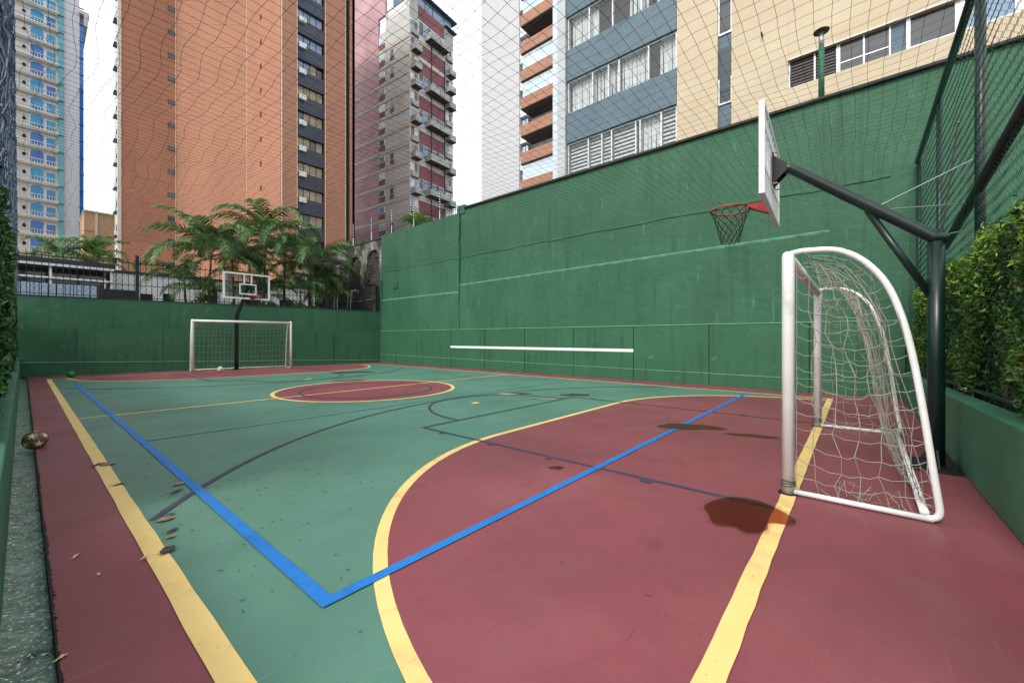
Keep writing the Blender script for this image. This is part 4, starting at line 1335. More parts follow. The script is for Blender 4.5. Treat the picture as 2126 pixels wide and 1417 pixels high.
for k in range(20):
    z = zf(k)
    if z > HB - 3:
        break
    mb = MB(); mb.box(P0[0] + .2, P1[0], 67.575, 67.60, z + 2.2, z + 2.245); mb.build('joint_strip', M['brick_joint'], bt)
    mb = MB(); fc.box(mb, 0.1, 9.0, z + 2.2, z + 2.245, 0, .025); mb.build('joint_strip', M['brick_joint'], bt)
    # small slit windows
    mb = MB(); mb.box(11.05, 11.78, 67.57, 67.62, z + .35, z + .98); w_ = mb.build('slit_window', M['charcoal'], bt)
    mb = MB(); mb.box(11.11, 11.72, 67.555, 67.569, z + .41, z + .92); mb.build('pane', M['glass_dark'], w_)
    mb = MB(); mb.box(17.985, 18.02, 55.6, 56.2, z + .35, z + .95); w_ = mb.build('slit_window', M['charcoal'], bt)
    mb = MB(); mb.box(17.965, 17.984, 55.65, 56.15, z + .40, z + .90); mb.build('pane', M['glass_dark'], w_)
    # charcoal bay: spandrel, ribbon window, air conditioner
    mb = MB(); mb.box(19.72, 22.8, 49.45, 49.9, z - .2, z + 1.5); mb.build('spandrel', M['charcoal'], bt)
    mb = MB(); mb.box(19.74, 22.78, 49.85, 49.9, z + 1.5, z + 2.8); wd = mb.build('ribbon_window', M['room_dark'], bt)
    tone = ('glass_bright', 'curtain_tan', 'curtain_tan', 'glass_bright')
    for j in range(4):
        x0 = 19.80 + j * .75
        bright = z > 34 or (z > 29 and j < 2)
        mt = M['glass_bright'] if bright else M['curtain_tan'] if (k * 3 + j * 5) % 7 else M['glass_dark']
        mb = MB(); mb.box(x0, x0 + .66, 49.80, 49.845, z + 1.56, z + 2.74); mb.build('pane', mt, wd)
    o = place(ac_me, 'air_conditioner', bt, (20.6, 49.10, z + 1.0), (0, 0, PI / 2))
    mb = MB(); mb.tube([(20.25, 49.085, z + 1.28), (20.25, 49.10, z + 1.28)], .21, 14); mb.build('fan_grill', M['ac_grill'], o)
    mb = MB()
    # side units on the left return wall
    o = place(ac_me, 'air_conditioner', bt, (6.40, 70.2, z + 1.0))
    mb = MB(); mb.box(6.30, 6.72, 70.0, 71.3, z + .75, z + .9); mb.build('bracket', M['charcoal'], o)
    mb = MB(); mb.box(6.66, 6.74, 70.4, 71.9, z + 1.3, z + 2.5); w_ = mb.build('side_window', M['charcoal'], bt)
mb = MB(); mb.box(6.2, 27, 49.0, 74, HB, HB + .5); mb.build('roof', M['charcoal'], bt)

# ------------------------------------------------------------------ cream tower with arched windows
at = thing('cream_tower', (-3, 112, 0), 'cream tower with stacked balconies and arched blue windows', 'building')
HA = 66.0
mb = MB(); mb.box(-14, 2.68, 109.0, 124, 0, HA); mb.build('wall', M['cream'], at)
mb = MB(); mb.box(2.68, 3.32, 108.6, 124, 0, HA); cg = mb.build('corner_glazing', M['glass_teal2'], at)
mb = MB(); mb.box(3.32, 5.28, 108.9, 124, 0, HA); mb.build('wall', M['white_tile'], at)
mb = MB(); mb.box(5.28, 5.80, 109.0, 124, 0, HA - 6.5); sg = mb.build('side_glazing', M['glass_blue'], at)
mb = MB(); mb.box(5.2, 6.5, 108.4, 124, 60.9, 61.5); mb.build('roof_cornice', M['pillar_grey'], at)
mb = MB(); mb.box(5.8, 6.3, 108.4, 110, 58.9, 60.9); mb.build('cornice_bracket', M['pillar_grey'], at)
def arch_outline(w, h, n=10):
    r = w / 2
    rise = r * .55
    return [(-r, 0), (r, 0), (r, h - rise)] + [(r * math.cos(PI * k / n), h - rise + rise * math.sin(PI * k / n)) for k in range(1, n)] + [(-r, h - rise)]
def arch_mesh(name, w, h, t, mat):
    mb = MB()
    o = arch_outline(w, h)
    m = len(o)
    mb.add([(x, -t, z) for x, z in o] + [(x, 0, z) for x, z in o], [tuple(range(m)), tuple(range(2 * m - 1, m - 1, -1))] + [(i, i + m, (i + 1) % m + m, (i + 1) % m) for i in range(m)])
    return mb.mesh(name, mat)
af, ap = arch_mesh('arched_window', 1.72, 2.4, .06, M['white_render']), arch_mesh('pane', 1.52, 2.28, .03, M['glass_teal'])
ap2 = arch_mesh('pane', 1.52, 2.28, .03, M['glass_blue'])
def bx(name, x0, x1, y0, y1, z0, z1, mat):
    mb = MB(); mb.box(x0, x1, y0, y1, z0, z1)
    return mb.mesh(name, mat)
rf, rp = bx('window', -.66, .66, -.06, 0, 0, 1.9, M['white_render']), bx('pane', -.54, .54, -.03, 0, .1, 1.8, M['glass_teal'])
rp2 = bx('pane', -.54, .54, -.03, 0, .1, 1.8, M['glass_blue'])
led = MB(); led.box(0, 14.4, -.75, 0, 0, .22); led.box(-.1, 14.5, -.9, 0, .22, .42); led_me = led.mesh('balcony_slab', M['cream_edge'])
bal = MB()
for j in range(44):
    bal.tube([(j * .33 + .15, -.62, 0), (j * .33 + .15, -.62, .75)], .035, 4, False)
bal.box(0, 14.4, -.68, -.56, .75, .84)
bal_me = bal.mesh('balustrade', M['cream'])
lan = MB(); lan.tube([(0, -.1, 0), (0, -.14, .25), (0, -.14, .5), (0, -.1, .75)], [.03, .2, .2, .03], 4); lan_me = lan.mesh('wall_lantern', M['room_dark'])
for k in range(21):
    z = 4.0 + 3.06 * k - .25
    if z > HA - 2:
        break
    place(led_me, 'balcony_slab', at, (-11.75, 109.0, z))
    place(bal_me, 'balustrade', at, (-11.75, 109.0, z + .42))
    for q, (x0) in enumerate((.20, -5.3)):
        blue = (k * 7 + q * 3) % 5 in (0, 3)
        a_ = place(af, 'arched_window', at, (x0, 109.0, z + .55))
        place(ap2 if blue else ap, 'pane', a_, (x0, 108.93, z + .58))
        a_ = place(rf, 'window', at, (x0 + 1.62, 109.0, z + .6))
        place(rp2 if (k * 5 + q) % 4 == 1 else rp, 'pane', a_, (x0 + 1.62, 108.93, z + .6))
    place(lan_me, 'wall_lantern', at, (-1.25, 109.0, z + 1.35))
    mb = MB(); mb.box(2.6, 3.36, 108.5, 108.61, z + .1, z + .22); mb.build('glazing_bar', M['charcoal'], cg)
    mb = MB(); mb.box(5.2, 5.84, 108.9, 109.01, z + .1, z + .3); mb.build('glazing_bar', M['charcoal'], sg)

# ------------------------------------------------------------------ low orange block between the towers
ob = thing('orange_block', (6.5, 98, 0), 'low plain orange block between the cream and brick towers', 'building')
mb = MB(); mb.box(5.1, 9.6, 95.0, 104, 0, 21.9); mb.build('wall', M['orange'], ob)
mb = MB(); mb.box(6.35, 6.65, 94.85, 95.0, 0, 21.9); mb.build('pilaster', M['cream_edge'], ob)
for k in range(6):
    mb = MB(); mb.box(5.15, 6.35, 94.93, 95.0, 3.2 + 3.1 * k, 3.4 + 3.1 * k); mb.build('floor_band', M['terracotta'], ob)
mb = MB(); mb.box(5.0, 9.7, 94.8, 104, 21.9, 22.1); mb.build('roof', M['cream_edge'], ob)

# ------------------------------------------------------------------ pink and grey tower with box balconies
ct = thing('pink_grey_tower', (44, 66, 0), 'pink and grey concrete tower with protruding box balconies', 'building')
CL = Fac(40.5, 56.9, -.0871, .9962, -.9962, -.0871)
CR = Fac(40.5, 56.9, .9962, .0871, .0871, -.9962)
ZT = 55.4
mb = MB()
mb.prism([CL.p(0, 0)[:2], CR.p(10.4, 0)[:2], (CR.p(10.4, 0)[0] + CL.u[0] * 22, CR.p(10.4, 0)[1] + CL.u[1] * 22), CL.p(22, 0)[:2]], 0, ZT)
mb.build('wall', M['grey_render'], ct)
# upper pink gable wall and roof storey
fb(CL, 'gable_wall', M['pink'], ct, 6.2, 22, 58.2, 70, -.3, .12)
fb(CL, 'gable_wall', M['pink'], ct, 8.2, 22, 52.0, 58.2, -.3, .12)
mb = MB(); CL.box(mb, .0, 6.2, ZT, 58.4, -9, .02); mb.build('roof_storey', M['grey_render'], ct)
fb(CL, 'roof_window', M['white_render'], ct, .8, 5.4, 56.8, 58.1, .02, .07)
fb(CL, 'roof_rail', M['charcoal'], ct, .0, 6.2, 58.4, 58.55, -.1, .05)
fb(CL, 'roof_glass_wall', M['glass_bright'], ct, 2.5, 6.1, 58.6, 62.5, -6, -1.5)
fb(CR, 'roof_panel', M['pink_dark'], ct, 1.9, 8.0, 56.0, 58.3, -.2, .08)
fb(CR, 'roof_pier', M['balcony'], ct, .0, 1.8, ZT, 60.3, -2, .06)
fb(CR, 'roof_pier', M['balcony'], ct, 8.2, 10.4, ZT, 58.0, -2, .06)
fb(CR, 'roof_glazing', M['glass_bright'], ct, 1.85, 9.9, 58.32, 60.1, -.1, .0)
fb(CR, 'roof_beam', M['charcoal'], ct, .0, 10.9, 60.3, 60.45, -2.5, .7)
fb(CR, 'roof_beam', M['charcoal'], ct, 8.0, 10.9, 58.35, 58.45, -2.5, .7)
for u in (3.4, 5.2, 8.05, 10.6):
    fb(CR, 'glazing_post', M['charcoal'], ct, u, u + .08, 58.32, 60.3, 0, .06)
sash = MB(); CLo = Fac(0, 0, CL.u[0], CL.u[1], CL.n[0], CL.n[1])
CRo = Fac(0, 0, CR.u[0], CR.u[1], CR.n[0], CR.n[1])
def fmesh(fac, name, mat, *bs):
    mb = MB()
    for b in bs:
        fac.box(mb, *b)
    return mb.mesh(name, mat)
m_band = fmesh(CLo, 'floor_band', M['band'], (0, 22, 0, .62, 0, .10))
m_shadow = fmesh(CLo, 'painted_shadow_line', M['room_dark'], (0, 22, .62, .70, 0, .03))  # dark strip painting a shadow line above each floor band
m_pink = fmesh(CLo, 'pink_panel', M['pink'], (8.2, 22, .7, 3.0, 0, .05))
m_wwin = fmesh(CLo, 'window', M['white_render'], (6.45, 8.0, 1.6, 2.8, 0, .09))
m_wpane = fmesh(CLo, 'pane', M['glass_bright'], (6.6, 7.85, 1.72, 2.7, .09, .12))
m_wpink = fmesh(CLo, 'window_apron', M['pink_dark'], (6.45, 8.0, .72, 1.6, 0, .07))
m_w2 = fmesh(CLo, 'narrow_window', M['alu'], (4.0, 5.0, 1.5, 2.75, 0, .06))
m_w2p = fmesh(CLo, 'pane', M['glass_dark'], (4.1, 4.9, 1.6, 2.65, .06, .08))
m_w2a = fmesh(CLo, 'window_apron', M['pink_dark'], (4.0, 5.0, .75, 1.5, 0, .05))
m_w3 = fmesh(CLo, 'end_window', M['white_render'], (16.0, 17.2, 1.0, 2.6, 0, .08))
m_rband = fmesh(CRo, 'floor_band', M['band'], (0, 10.4, -.1, .35, 0, .08))
m_rpink = fmesh(CRo, 'rose_panel', M['pink_dark'], (1.95, 8.0, .35, 2.9, 0, .06))
m_win = fmesh(CRo, 'bay_window', M['white_render'], (.2, 1.8, .4, 2.7, 0, .05))
m_winp = fmesh(CRo, 'pane', M['glass_bright'], (.3, 1.0, 1.1, 2.6, .05, .08))
m_winv = [fmesh(CRo, 'pane', M[q_], (.3, 1.0, 1.1, 2.6, .05, .08)) for q_ in ('glass_bright', 'curtain', 'glass_dark', 'glass_painted_sky', 'curtain_tan')]
m_winu = [fmesh(CRo, 'pane', M[q_], (1.05, 1.7, .5, 2.6, .05, .08)) for q_ in ('glass_dark', 'glass_bright', 'curtain', 'glass_dark')]
m_wpv = [fmesh(CLo, 'pane', M[q_], (6.6, 7.85, 1.72, 2.7, .09, .12)) for q_ in ('glass_painted_sky', 'curtain', 'glass_bright', 'glass_painted_sky', 'glass_dark')]
m_winq = fmesh(CRo, 'pane', M['glass_dark'], (1.05, 1.7, .5, 2.6, .05, .08))
m_mid = fmesh(CRo, 'bay_window', M['white_render'], (2.0, 7.9, .3, 2.8, 0, .05))
m_midp = [fmesh(CRo, 'pane', M['glass_bright' if j % 2 else 'glass_dark'], (2.1 + j * .96, 2.98 + j * .96, .4, 2.7, .05, .08)) for j in range(6)]
def box_balcony(u0, u1, dep, z0, h, par, under=True):
    mb = MB()
    CRo.box(mb, u0, u1, 0, .14, 0, dep)
    mb2 = MB()
    CRo.box(mb2, u0, u1, .14, h, dep - .1, dep)
    CRo.box(mb2, u0, u0 + .1, .14, h, .0, dep - .1)
    CRo.box(mb2, u1 - .1, u1, .14, h, .0, dep - .1)
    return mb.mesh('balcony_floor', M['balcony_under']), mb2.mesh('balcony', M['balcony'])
bA = box_balcony(.25, 1.75, 1.25, 0, 1.15, None)
bF = box_balcony(.25, 1.8, .35, 0, 1.05, None)
bM1 = box_balcony(3.5, 5.65, 1.5, 0, 1.15, None)
bM2 = box_balcony(5.75, 8.0, 1.5, 0, 1.15, None)
dB = CR.p(8.3, 0)
off_B = (CR.u[0] * 8.25, CR.u[1] * 8.25)
cp = lambda z, o=(0, 0): (40.5 + o[0], 56.9 + o[1], z)
for k in range(0, 17):
    z = ZT - 3.0 * k
    if z < 5:
        break
    if k > 0:
        place(m_band, 'floor_band', ct, cp(z - .62))
        place(m_shadow, 'painted_shadow_line', ct, cp(z - .62))
        place(m_rband, 'floor_band', ct, cp(z - .3))
    zl_ = z - 3.0 - .62
    if k >= 1:
        place(m_pink, 'pink_panel', ct, cp(zl_))
    w_ = place(m_wwin, 'window', ct, cp(zl_)); place(m_wpv[(k * 3 + k // 4) % 5], 'pane', w_, cp(zl_)); place(m_wpink, 'window_apron', ct, cp(zl_))
    if k in (1, 2, 4, 7, 9, 11, 13):
        w_ = place(m_w2, 'narrow_window', ct, cp(zl_)); place(m_w2p, 'pane', w_, cp(zl_)); place(m_w2a, 'window_apron', ct, cp(zl_))
    place(m_w3, 'end_window', ct, cp(zl_))
    zr = z - 3.0
    for o in ((0, 0), off_B):
        w_ = place(m_win, 'bay_window', ct, cp(zr, o)); place(m_winv[(k * 7 + int(o[0])) % 5], 'pane', w_, cp(zr, o)); place(m_winu[(k * 5 + int(o[0]) * 3) % 4], 'pane', w_, cp(zr, o))
        fl, bl = (bA if (k in (2, 3) or k % 2 == 1) else bF)
        q = place(bl, 'balcony', ct, cp(zr + .05, o)); place(fl, 'balcony_floor', q, cp(zr + .05, o))
    if k in (0, 3, 5, 7, 9, 11, 13):
        w_ = place(m_mid, 'bay_window', ct, cp(zr + .6))
        for mp_ in m_midp:
            place(mp_, 'pane', w_, cp(zr + .6))
        for fl, bl in (bM1, bM2):
            q = place(bl, 'balcony', ct, cp(zr + .55)); place(fl, 'balcony_floor', q, cp(zr + .55))
    else:
        place(m_rpink, 'rose_panel', ct, cp(zr))
fb(CR, 'drain_pipe', M['charcoal'], ct, 4.82, 4.94, 0, 53, .06, .2)
fb(CR, 'drain_pipe', M['charcoal'], ct, 8.05, 8.2, 0, 52, .08, .25)
fb(CR, 'corner_pier', M['band'], ct, 0, .2, 0, ZT, 0, .1)
fb(CR, 'corner_pier', M['band'], ct, 1.82, 1.94, 0, ZT, 0, .14)

# ------------------------------------------------------------------ white tiled tower with terracotta balconies
et = thing('white_tiled_tower', (38, 28, 0), 'white tiled tower with a column of terracotta fronted balconies', 'building')
mb = MB(); mb.box(35.3, 46, 28.92, 34.85, 0, 46); mb.build('wall', M['white_tile'], et)
mb = MB(); mb.box(36.5, 46, 12, 28.92, 0, 46); mb.build('wall', M['white_render'], et)
EF = Fac(35.3, 28.9, 0, -1, -1, 0)
def em(name, mat, *bs):
    return fmesh(Fac(0, 0, 0, -1, -1, 0), name, mat, *bs)
e_front = em('balcony_front', M['terracotta'], (1.0, 6.5, 0, 1.15, .85, 1.0))
e_side = em('balcony_side', M['white_render'], (1.0, 1.12, .05, 1.15, -1.15, .85))
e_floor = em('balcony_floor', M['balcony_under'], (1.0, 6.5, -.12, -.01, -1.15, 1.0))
e_low = em('white_parapet', M['white_render'], (0, 1.0, -.1, 1.1, -1.0, -.15))
e_win = em('window', M['charcoal'], (.0, .95, 1.1, 2.7, -.6, -.5))
e_pane = em('pane', M['glass_painted_sky'], (.08, .45, 1.2, 2.6, -.5, -.46), (.55, .9, 1.2, 2.6, -.5, -.46))
e_glz = em('balcony_glazing', M['white_render'], (1.14, 6.5, 1.16, 1.3, .7, .8), (1.14, 6.5, 2.6, 2.84, .7, .8), (1.14, 1.22, 1.3, 2.6, .7, .8), (2.6, 2.68, 1.3, 2.6, .7, .8), (4.1, 4.18, 1.3, 2.6, .7, .8))
e_gp = em('pane', M['glass_painted_sky'], (1.22, 6.5, 1.3, 2.6, .73, .76))
for k in range(14):
    z = 3.0 * k + 2.35
    q = place(e_front, 'balcony_front', et, (35.3, 28.9, z))
    place(e_side, 'balcony_side', et, (35.3, 28.9, z))
    place(e_floor, 'balcony_floor', et, (35.3, 28.9, z))
    place(e_low, 'white_parapet', et, (35.3, 28.9, z))
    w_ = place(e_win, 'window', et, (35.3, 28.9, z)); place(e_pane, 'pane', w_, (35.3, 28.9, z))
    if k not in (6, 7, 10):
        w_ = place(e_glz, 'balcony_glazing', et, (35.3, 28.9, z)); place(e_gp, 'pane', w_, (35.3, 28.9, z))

# ------------------------------------------------------------------ slate blue and beige apartment block beside the court
dt = thing('beige_blue_block', (18, 3, 0), 'apartment block of slate blue bands, curtained windows and beige walls behind the tall wall', 'building')
DX = 16.2
def dbox(name, mat, y0, y1, z0, z1, x0=DX, x1=DX + .4, par=None, bevel=0):
    mb = MB(); mb.box(x0, x1, y0, y1, z0, z1)
    return mb.build(name, mat, par or dt, bevel=bevel)
dbox('corner_pillar', M['pillar_pale'], 10.87, 11.35, 0, 30, DX + .25, DX + 5)
dbox('corner_pillar', M['pillar_grey'], 10.43, 10.87, 0, 30, DX - .06, DX + 5)
for z0, z1 in ((7.4, 8.95), (10.5, 11.9), (13.42, 14.88), (16.45, 18.0), (19.5, 21)):
    dbox('spandrel', M['blue_grey'], 5.34, 10.42, z0, z1, DX + .02, DX + .4, bevel=.02)
curt = lambda y0, y1, z0, z1, x, mat, name, par, amp=.05, fr=13: None
def curtain(y0, y1, z0, z1, x, par, seed, mat='curtain', amp=.07):
    mb = MB()
    vs, fs = [], []
    n = int((y1 - y0) * 26)
    for i in range(n + 1):
        y = y0 + (y1 - y0) * i / n
        d = amp * (math.sin(y * 34 + seed) + .5 * math.sin(y * 53 + 2 * seed))
        vs += [(x + d, y, z0), (x + d * .6, y, z1)]
        if i:
            a = 2 * i - 2
            fs.append((a, a + 1, a + 3, a + 2))
    mb.add(vs, fs)
    return mb.build('curtain', M[mat], par, smooth=True)
rows = [(8.95, 10.5, [10.36, 9.3, 8.62, 8.15, 7.05, 6.86, 5.98, 5.38], 'alu'), (11.9, 13.42, [10.36, 9.08, 8.3, 7.8, 6.5, 5.38], 'alu'), (14.88, 16.45, [10.36, 9.25, 8.1, 6.8, 5.38], 'alu'), (18.0, 19.5, [10.36, 9.2, 8.0, 6.8, 5.38], 'alu')]
for ri, (z0, z1, ys, mt) in enumerate(rows):
    w_ = dbox('ribbon_window', M['alu'], 5.36, 10.40, z0 + .0, z0 + .06, DX + .12, DX + .24)
    dbox('frame', M['alu'], 5.36, 10.40, z1 - .07, z1, DX + .12, DX + .24, w_)
    for y in ys:
        dbox('mullion', M['alu'], y - .03, y + .03, z0 + .06, z1 - .07, DX + .11, DX + .25, w_)
    for a, b in zip(ys[1:], ys[:-1]):
        mb = MB(); mb.add([(DX + .17, a + .03, z0 + .06), (DX + .17, b - .03, z0 + .06), (DX + .17, b - .03, z1 - .07), (DX + .17, a + .03, z1 - .07)], [(0, 3, 2, 1)])
        mb.build('pane', M['window_pane'], w_)
    dbox('room', M['room_dark'], 5.36, 10.40, z0, z1, DX + 1.2, DX + 1.3, w_)
    dbox('room', M['room_dark'], 5.36, 10.40, z0 - .1, z0 - .02, DX + .3, DX + 1.3, w_)
    if ri == 0:
        for (y0, y1) in ((9.32, 10.33), (8.18, 9.28), (7.08, 8.12), (5.4, 5.96)):
            mb = MB()
            z = z0 + .1
            j = 0
            while z < z1 - .12:
                mb.box(DX + .30, DX + .31, y0, y1, z, z + .085)
                z += .165
            mb.build('blind', M['curtain'], w_)
        curtain(6.0, 7.0, z0 + .05, z1, DX + .4, w_, 1)
    elif ri == 1:
        curtain(9.0, 10.34, z0 + .05, z1, DX + .40, w_, 2)
        curtain(7.85, 8.95, z0 + .05, z1, DX + .42, w_, 3)
        curtain(6.55, 7.75, z0 + .05, z1, DX + .40, w_, 4)
        curtain(5.4, 6.1, z0 + .05, z1, DX + .40, w_, 5)
    else:
        curtain(8.9, 10.3, z0 + .05, z1, DX + .40, w_, 6 + ri)
        curtain(6.6, 7.4, z0 + .05, z1, DX + .42, w_, 9 + ri)
        curtain(5.4, 6.3, z0 + .05, z1, DX + .42, w_, 12 + ri)
dbox('beige_wall', M['beige'], 3.87, 5.33, 0, 30, bevel=.01)
# recessed blue strip with two windows
for z0, z1 in ((7, 9.9), (12.0, 12.45), (14.8, 16), (17, 22)):
    dbox('slot_panel', M['blue_grey'], 3.42, 3.87, z0, z1, DX + .15, DX + .4)
dbox('slot_panel', M['blue_grey_dark'], 3.42, 3.87, 10.85, 12.0, DX + .15, DX + .4)
for z0, z1 in ((9.9, 10.85), (12.45, 14.8), (16, 17)):
    w_ = dbox('slot_window', M['alu'], 3.42, 3.87, z0, z0 + .06, DX + .1, DX + .2)
    dbox('frame', M['alu'], 3.42, 3.46, z0 + .06, z1, DX + .1, DX + .2, w_)
    dbox('frame', M['alu'], 3.83, 3.87, z0 + .06, z1, DX + .1, DX + .2, w_)
    dbox('pane', M['glass_dark'], 3.46, 3.83, z0 + .06, z1, DX + .15, DX + .18, w_)
    dbox('blind', M['blue_grey_dark'], 3.46, 3.83, (z0 + z1) / 2, z1, DX + .13, DX + .145, w_)
ZB0, ZB1 = 9.64, 10.55
dbox('beige_wall', M['beige'], 1.72, 3.42, 0, 30, bevel=.01)
dbox('beige_wall', M['beige'], -9, 1.72, ZB1, 30)
dbox('beige_wall', M['beige'], -9, 1.72, 0, ZB0)
dbox('window_lintel', M['cream_edge'], -9, 1.74, ZB1 + .0, ZB1 + .05, DX - .03, DX - .002)
w_ = dbox('strip_window', M['alu'], -.78, 1.72, ZB0, ZB0 + .05, DX + .1, DX + .2)
for i, y in enumerate((1.70, 1.02, .45, .40, -.18, -.76)):
    dbox('mullion', M['alu'], y - .02, y + .02, ZB0 + .05, ZB1, DX + .1, DX + .2, w_)
for i, (a, b) in enumerate(((1.04, 1.68), (.47, 1.0), (-.16, .38), (-.74, -.2))):
    dbox('pane', M['glass_dark'], a, b, ZB0 + .05, ZB1, DX + .14, DX + .16, w_)
    if i > 1:
        dbox('transom', M['alu'], a, b, ZB0 + .3, ZB0 + .33, DX + .12, DX + .139, w_)
mb = MB()
for k in range(9):
    mb.box(DX + .11, DX + .137, .5, 1.66, ZB0 + .08 + k * .1, ZB0 + .11 + k * .1)
mb.build('louvre', M['balcony_under'], w_)
dbox('strip_panel', M['blue_grey'], -1.09, -.79, ZB0, ZB1, DX + .12, DX + .3)
w_ = dbox('strip_window', M['white_render'], -8, -1.10, ZB0, ZB0 + .07, DX + .08, DX + .2)
for k in range(6):
    y1 = -1.10 - k * 1.05
    dbox('sash', M['white_render'], y1 - .09, y1, ZB0 + .07, ZB1, DX + .07, DX + .2, w_)
    dbox('pane', M['glass_dark'] if k % 2 == 0 else M['glass_bright'], y1 - .96, y1 - .09, ZB0 + .07, ZB1 - .06, DX + .13, DX + .16, w_)
    dbox('sash', M['white_render'], y1 - 1.05, y1 - .96, ZB0 + .07, ZB1, DX + .08, DX + .2, w_)
mb = MB(); mb.box(DX + .45, DX + 8, -9, 10.8, 0, 29.5); mb.build('core', M['room_dark'], dt)
mb = MB(); mb.tube([(DX - .02, 2.46, 11.72), (DX - .2, 2.46, 11.75)], .03, 8); mb.build('wall_pipe_stub', M['charcoal'], dt)

# ------------------------------------------------------------------ old boundary wall beyond the green one
ow = thing('old_boundary_wall', (12.9, 23.5, 0), 'mouldy old plaster wall with bricked arches beyond the end wall', 'wall')
OX = 12.72
def owp(name, mat, y0, y1, z0, z1, x0=OX, x1=OX + .3):
    mb = MB(); mb.box(x0, x1, y0, y1, z0, z1)
    return mb.build(name, mat, ow)
# body with two arched niches: niche A y 20.7-22.1, niche B y 22.9-24.1
for y0, y1 in ((20.36, 20.75), (22.05, 22.85), (24.15, 25.7)):
    owp('plaster_pier', M['old_plaster'], y0, y1, 2.0, 7.0)
for y0, y1, zt in ((20.75, 22.05, 6.5), (22.85, 24.15, 6.35)):
    n = 12
    c, r = (y0 + y1) / 2, (y1 - y0) / 2
    mb = MB()
    for k in range(n):
        a0, a1 = PI * k / n, PI * (k + 1) / n
        p, q = (c - r * math.cos(a0), zt - r + r * math.sin(a0)), (c - r * math.cos(a1), zt - r + r * math.sin(a1))
        mb.hexa([(OX, p[0], p[1]), (OX + .3, p[0], p[1]), (OX + .3, q[0], q[1]), (OX, q[0], q[1]), (OX, p[0], 7.0), (OX + .3, p[0], 7.0), (OX + .3, q[0], 7.0), (OX, q[0], 7.0)])
    mb.build('arch_head', M['old_plaster'], ow)
    owp('niche_back', M['old_dark'], y0 - .02, y1 + .02, 2.0, zt + .05, OX + .22, OX + .4)
    bk = bx('brick', 0, .10, 0, .30, 0, .11, M['old_brick'])
    row = 0
    z = 4.4
    while z < zt - .25:
        y = y0 + (.03 if row % 2 else -.12)
        while y < y1 - .2:
            yc = max(y, y0 + .01)
            if abs(yc + .15 - c) < math.sqrt(max(0, r * r - max(0, z + .1 - (zt - r)) ** 2)) - .1 and (row * 7 + int(y * 10)) % 9 != 0:
                place(bk, 'brick', ow, (OX + .12 + .02 * wob(y * 9 + z * 7), yc, z))
            y += .33
        z += .14
        row += 1
owp('lower_wall', M['old_dark'], 20.36, 25.7, 2.0, 4.35, OX - .12, OX - .01)
owp('lower_ledge', M['old_plaster'], 20.36, 25.7, 3.55, 3.62, OX - .16, OX - .121)
mb = MB(); mb.box(11.4, 13.0, 25.72, 26.0, 2.0, 6.75); mb.build('return_wall', M['old_plaster'], ow)
mb = MB(); mb.box(11.35, 13.05, 25.66, 26.05, 6.75, 6.85); mb.build('return_coping', M['coping'], ow)
mb = MB(); mb.box(OX - .05, OX + .38, 20.36, 25.75, 7.0, 7.08); mb.build('coping', M['coping'], ow)

# spiked fence and electric wire posts on the wall heads
sf = thing('spiked_fence', (12.75, 20, 7.1), 'spiked metal fence with curved tips along the head of the tall wall', 'fence')
sp_ = MB()
sp_.tube([(0, 0, 0), (0, 0, .32), (-.06, 0, .44), (-.16, 0, .52), (-.26, 0, .55)], [.013, .013, .012, .01, .004], 5)
sp_me = sp_.mesh('spike', M['steel_black'])
y = 14.15
while y < 27:
    place(sp_me, 'spike', sf, (12.72, y, 7.06))
    y += .13
for z in (7.14, 7.36):
    mb = MB(); mb.tube([(12.72, 14.1, z), (12.72, 27, z)], .012, 5); mb.build('rail', M['steel_black'], sf)
for y in (15.36, 17.44, 19.45, 21.52, 23.6):
    mb = MB(); mb.tube([(12.68, y, 7.06), (12.68, y, 8.35)], .022, 6); po = mb.build('wire_post', M['white'], sf)
    mb = MB()
    for k in range(6):
        mb.tube([(12.68, y, 7.6 + k * .13), (12.68, y, 7.65 + k * .13)], .042, 7)
    mb.build('insulator', M['coping'], po)
for z in (7.7, 7.96, 8.2):
    mb = MB(); mb.tube([(12.68, 15.3, z), (12.68, 23.6, z)], .003, 4); mb.build('live_wire', M['galv'], sf)

# ------------------------------------------------------------------ garden terrace behind the end wall
mb = MB(); mb.prism([(-12, 22.3), (-.6, 22.4), (12.7, 20.7), (12.7, 60), (-12, 60)], -.1, 2.35)
tag(mb.build('garden_terrace', M['soil']), 'raised garden terrace beyond the end wall', kind='structure')
pv = thing('dark_pavilion', (0, 28, 2.35), 'dark glazed terrace pavilion with white rails beyond the end wall', 'pavilion')
def pbox(par, name, mat, x0, x1, y0, y1, z0, z1):
    mb = MB(); mb.box(x0, x1, y0, y1, z0, z1)
    return mb.build(name, mat, par)
pbox(pv, 'roof', M['black_panel'], -9, 2.45, 26.6, 31, 4.62, 4.82)
pbox(pv, 'roof_edge', M['white'], -9, 2.40, 26.62, 26.72, 4.50, 4.61)
pbox(pv, 'dark_wall', M['black_panel'], -9, 2.2, 28.2, 31, 2.35, 4.6)
for a, b in ((-1.2, .30), (.42, 1.3), (1.36, 2.2)):
    pbox(pv, 'pane', M['glass_dark'], a, b, 28.12, 28.18, 3.0, 4.4)
pbox(pv, 'handrail', M['white'], -9, 2.35, 26.66, 26.74, 3.96, 4.03)
for x in (-3.5, .42, 2.32):
    pbox(pv, 'post', M['white'], x - .05, x + .05, 26.75, 26.85, 2.35, 4.5)
tw = thing('tiled_parapet', (.7, 23.2, 2.35), 'row of pale blue patterned tile panels just beyond the end wall', 'parapet')
for k in range(11):
    x0 = -.78 + k * .218
    pbox(tw, 'tile_panel', M['blue_tile'], x0 + .012, x0 + .206, 23.12, 23.2, 2.35, 3.42)
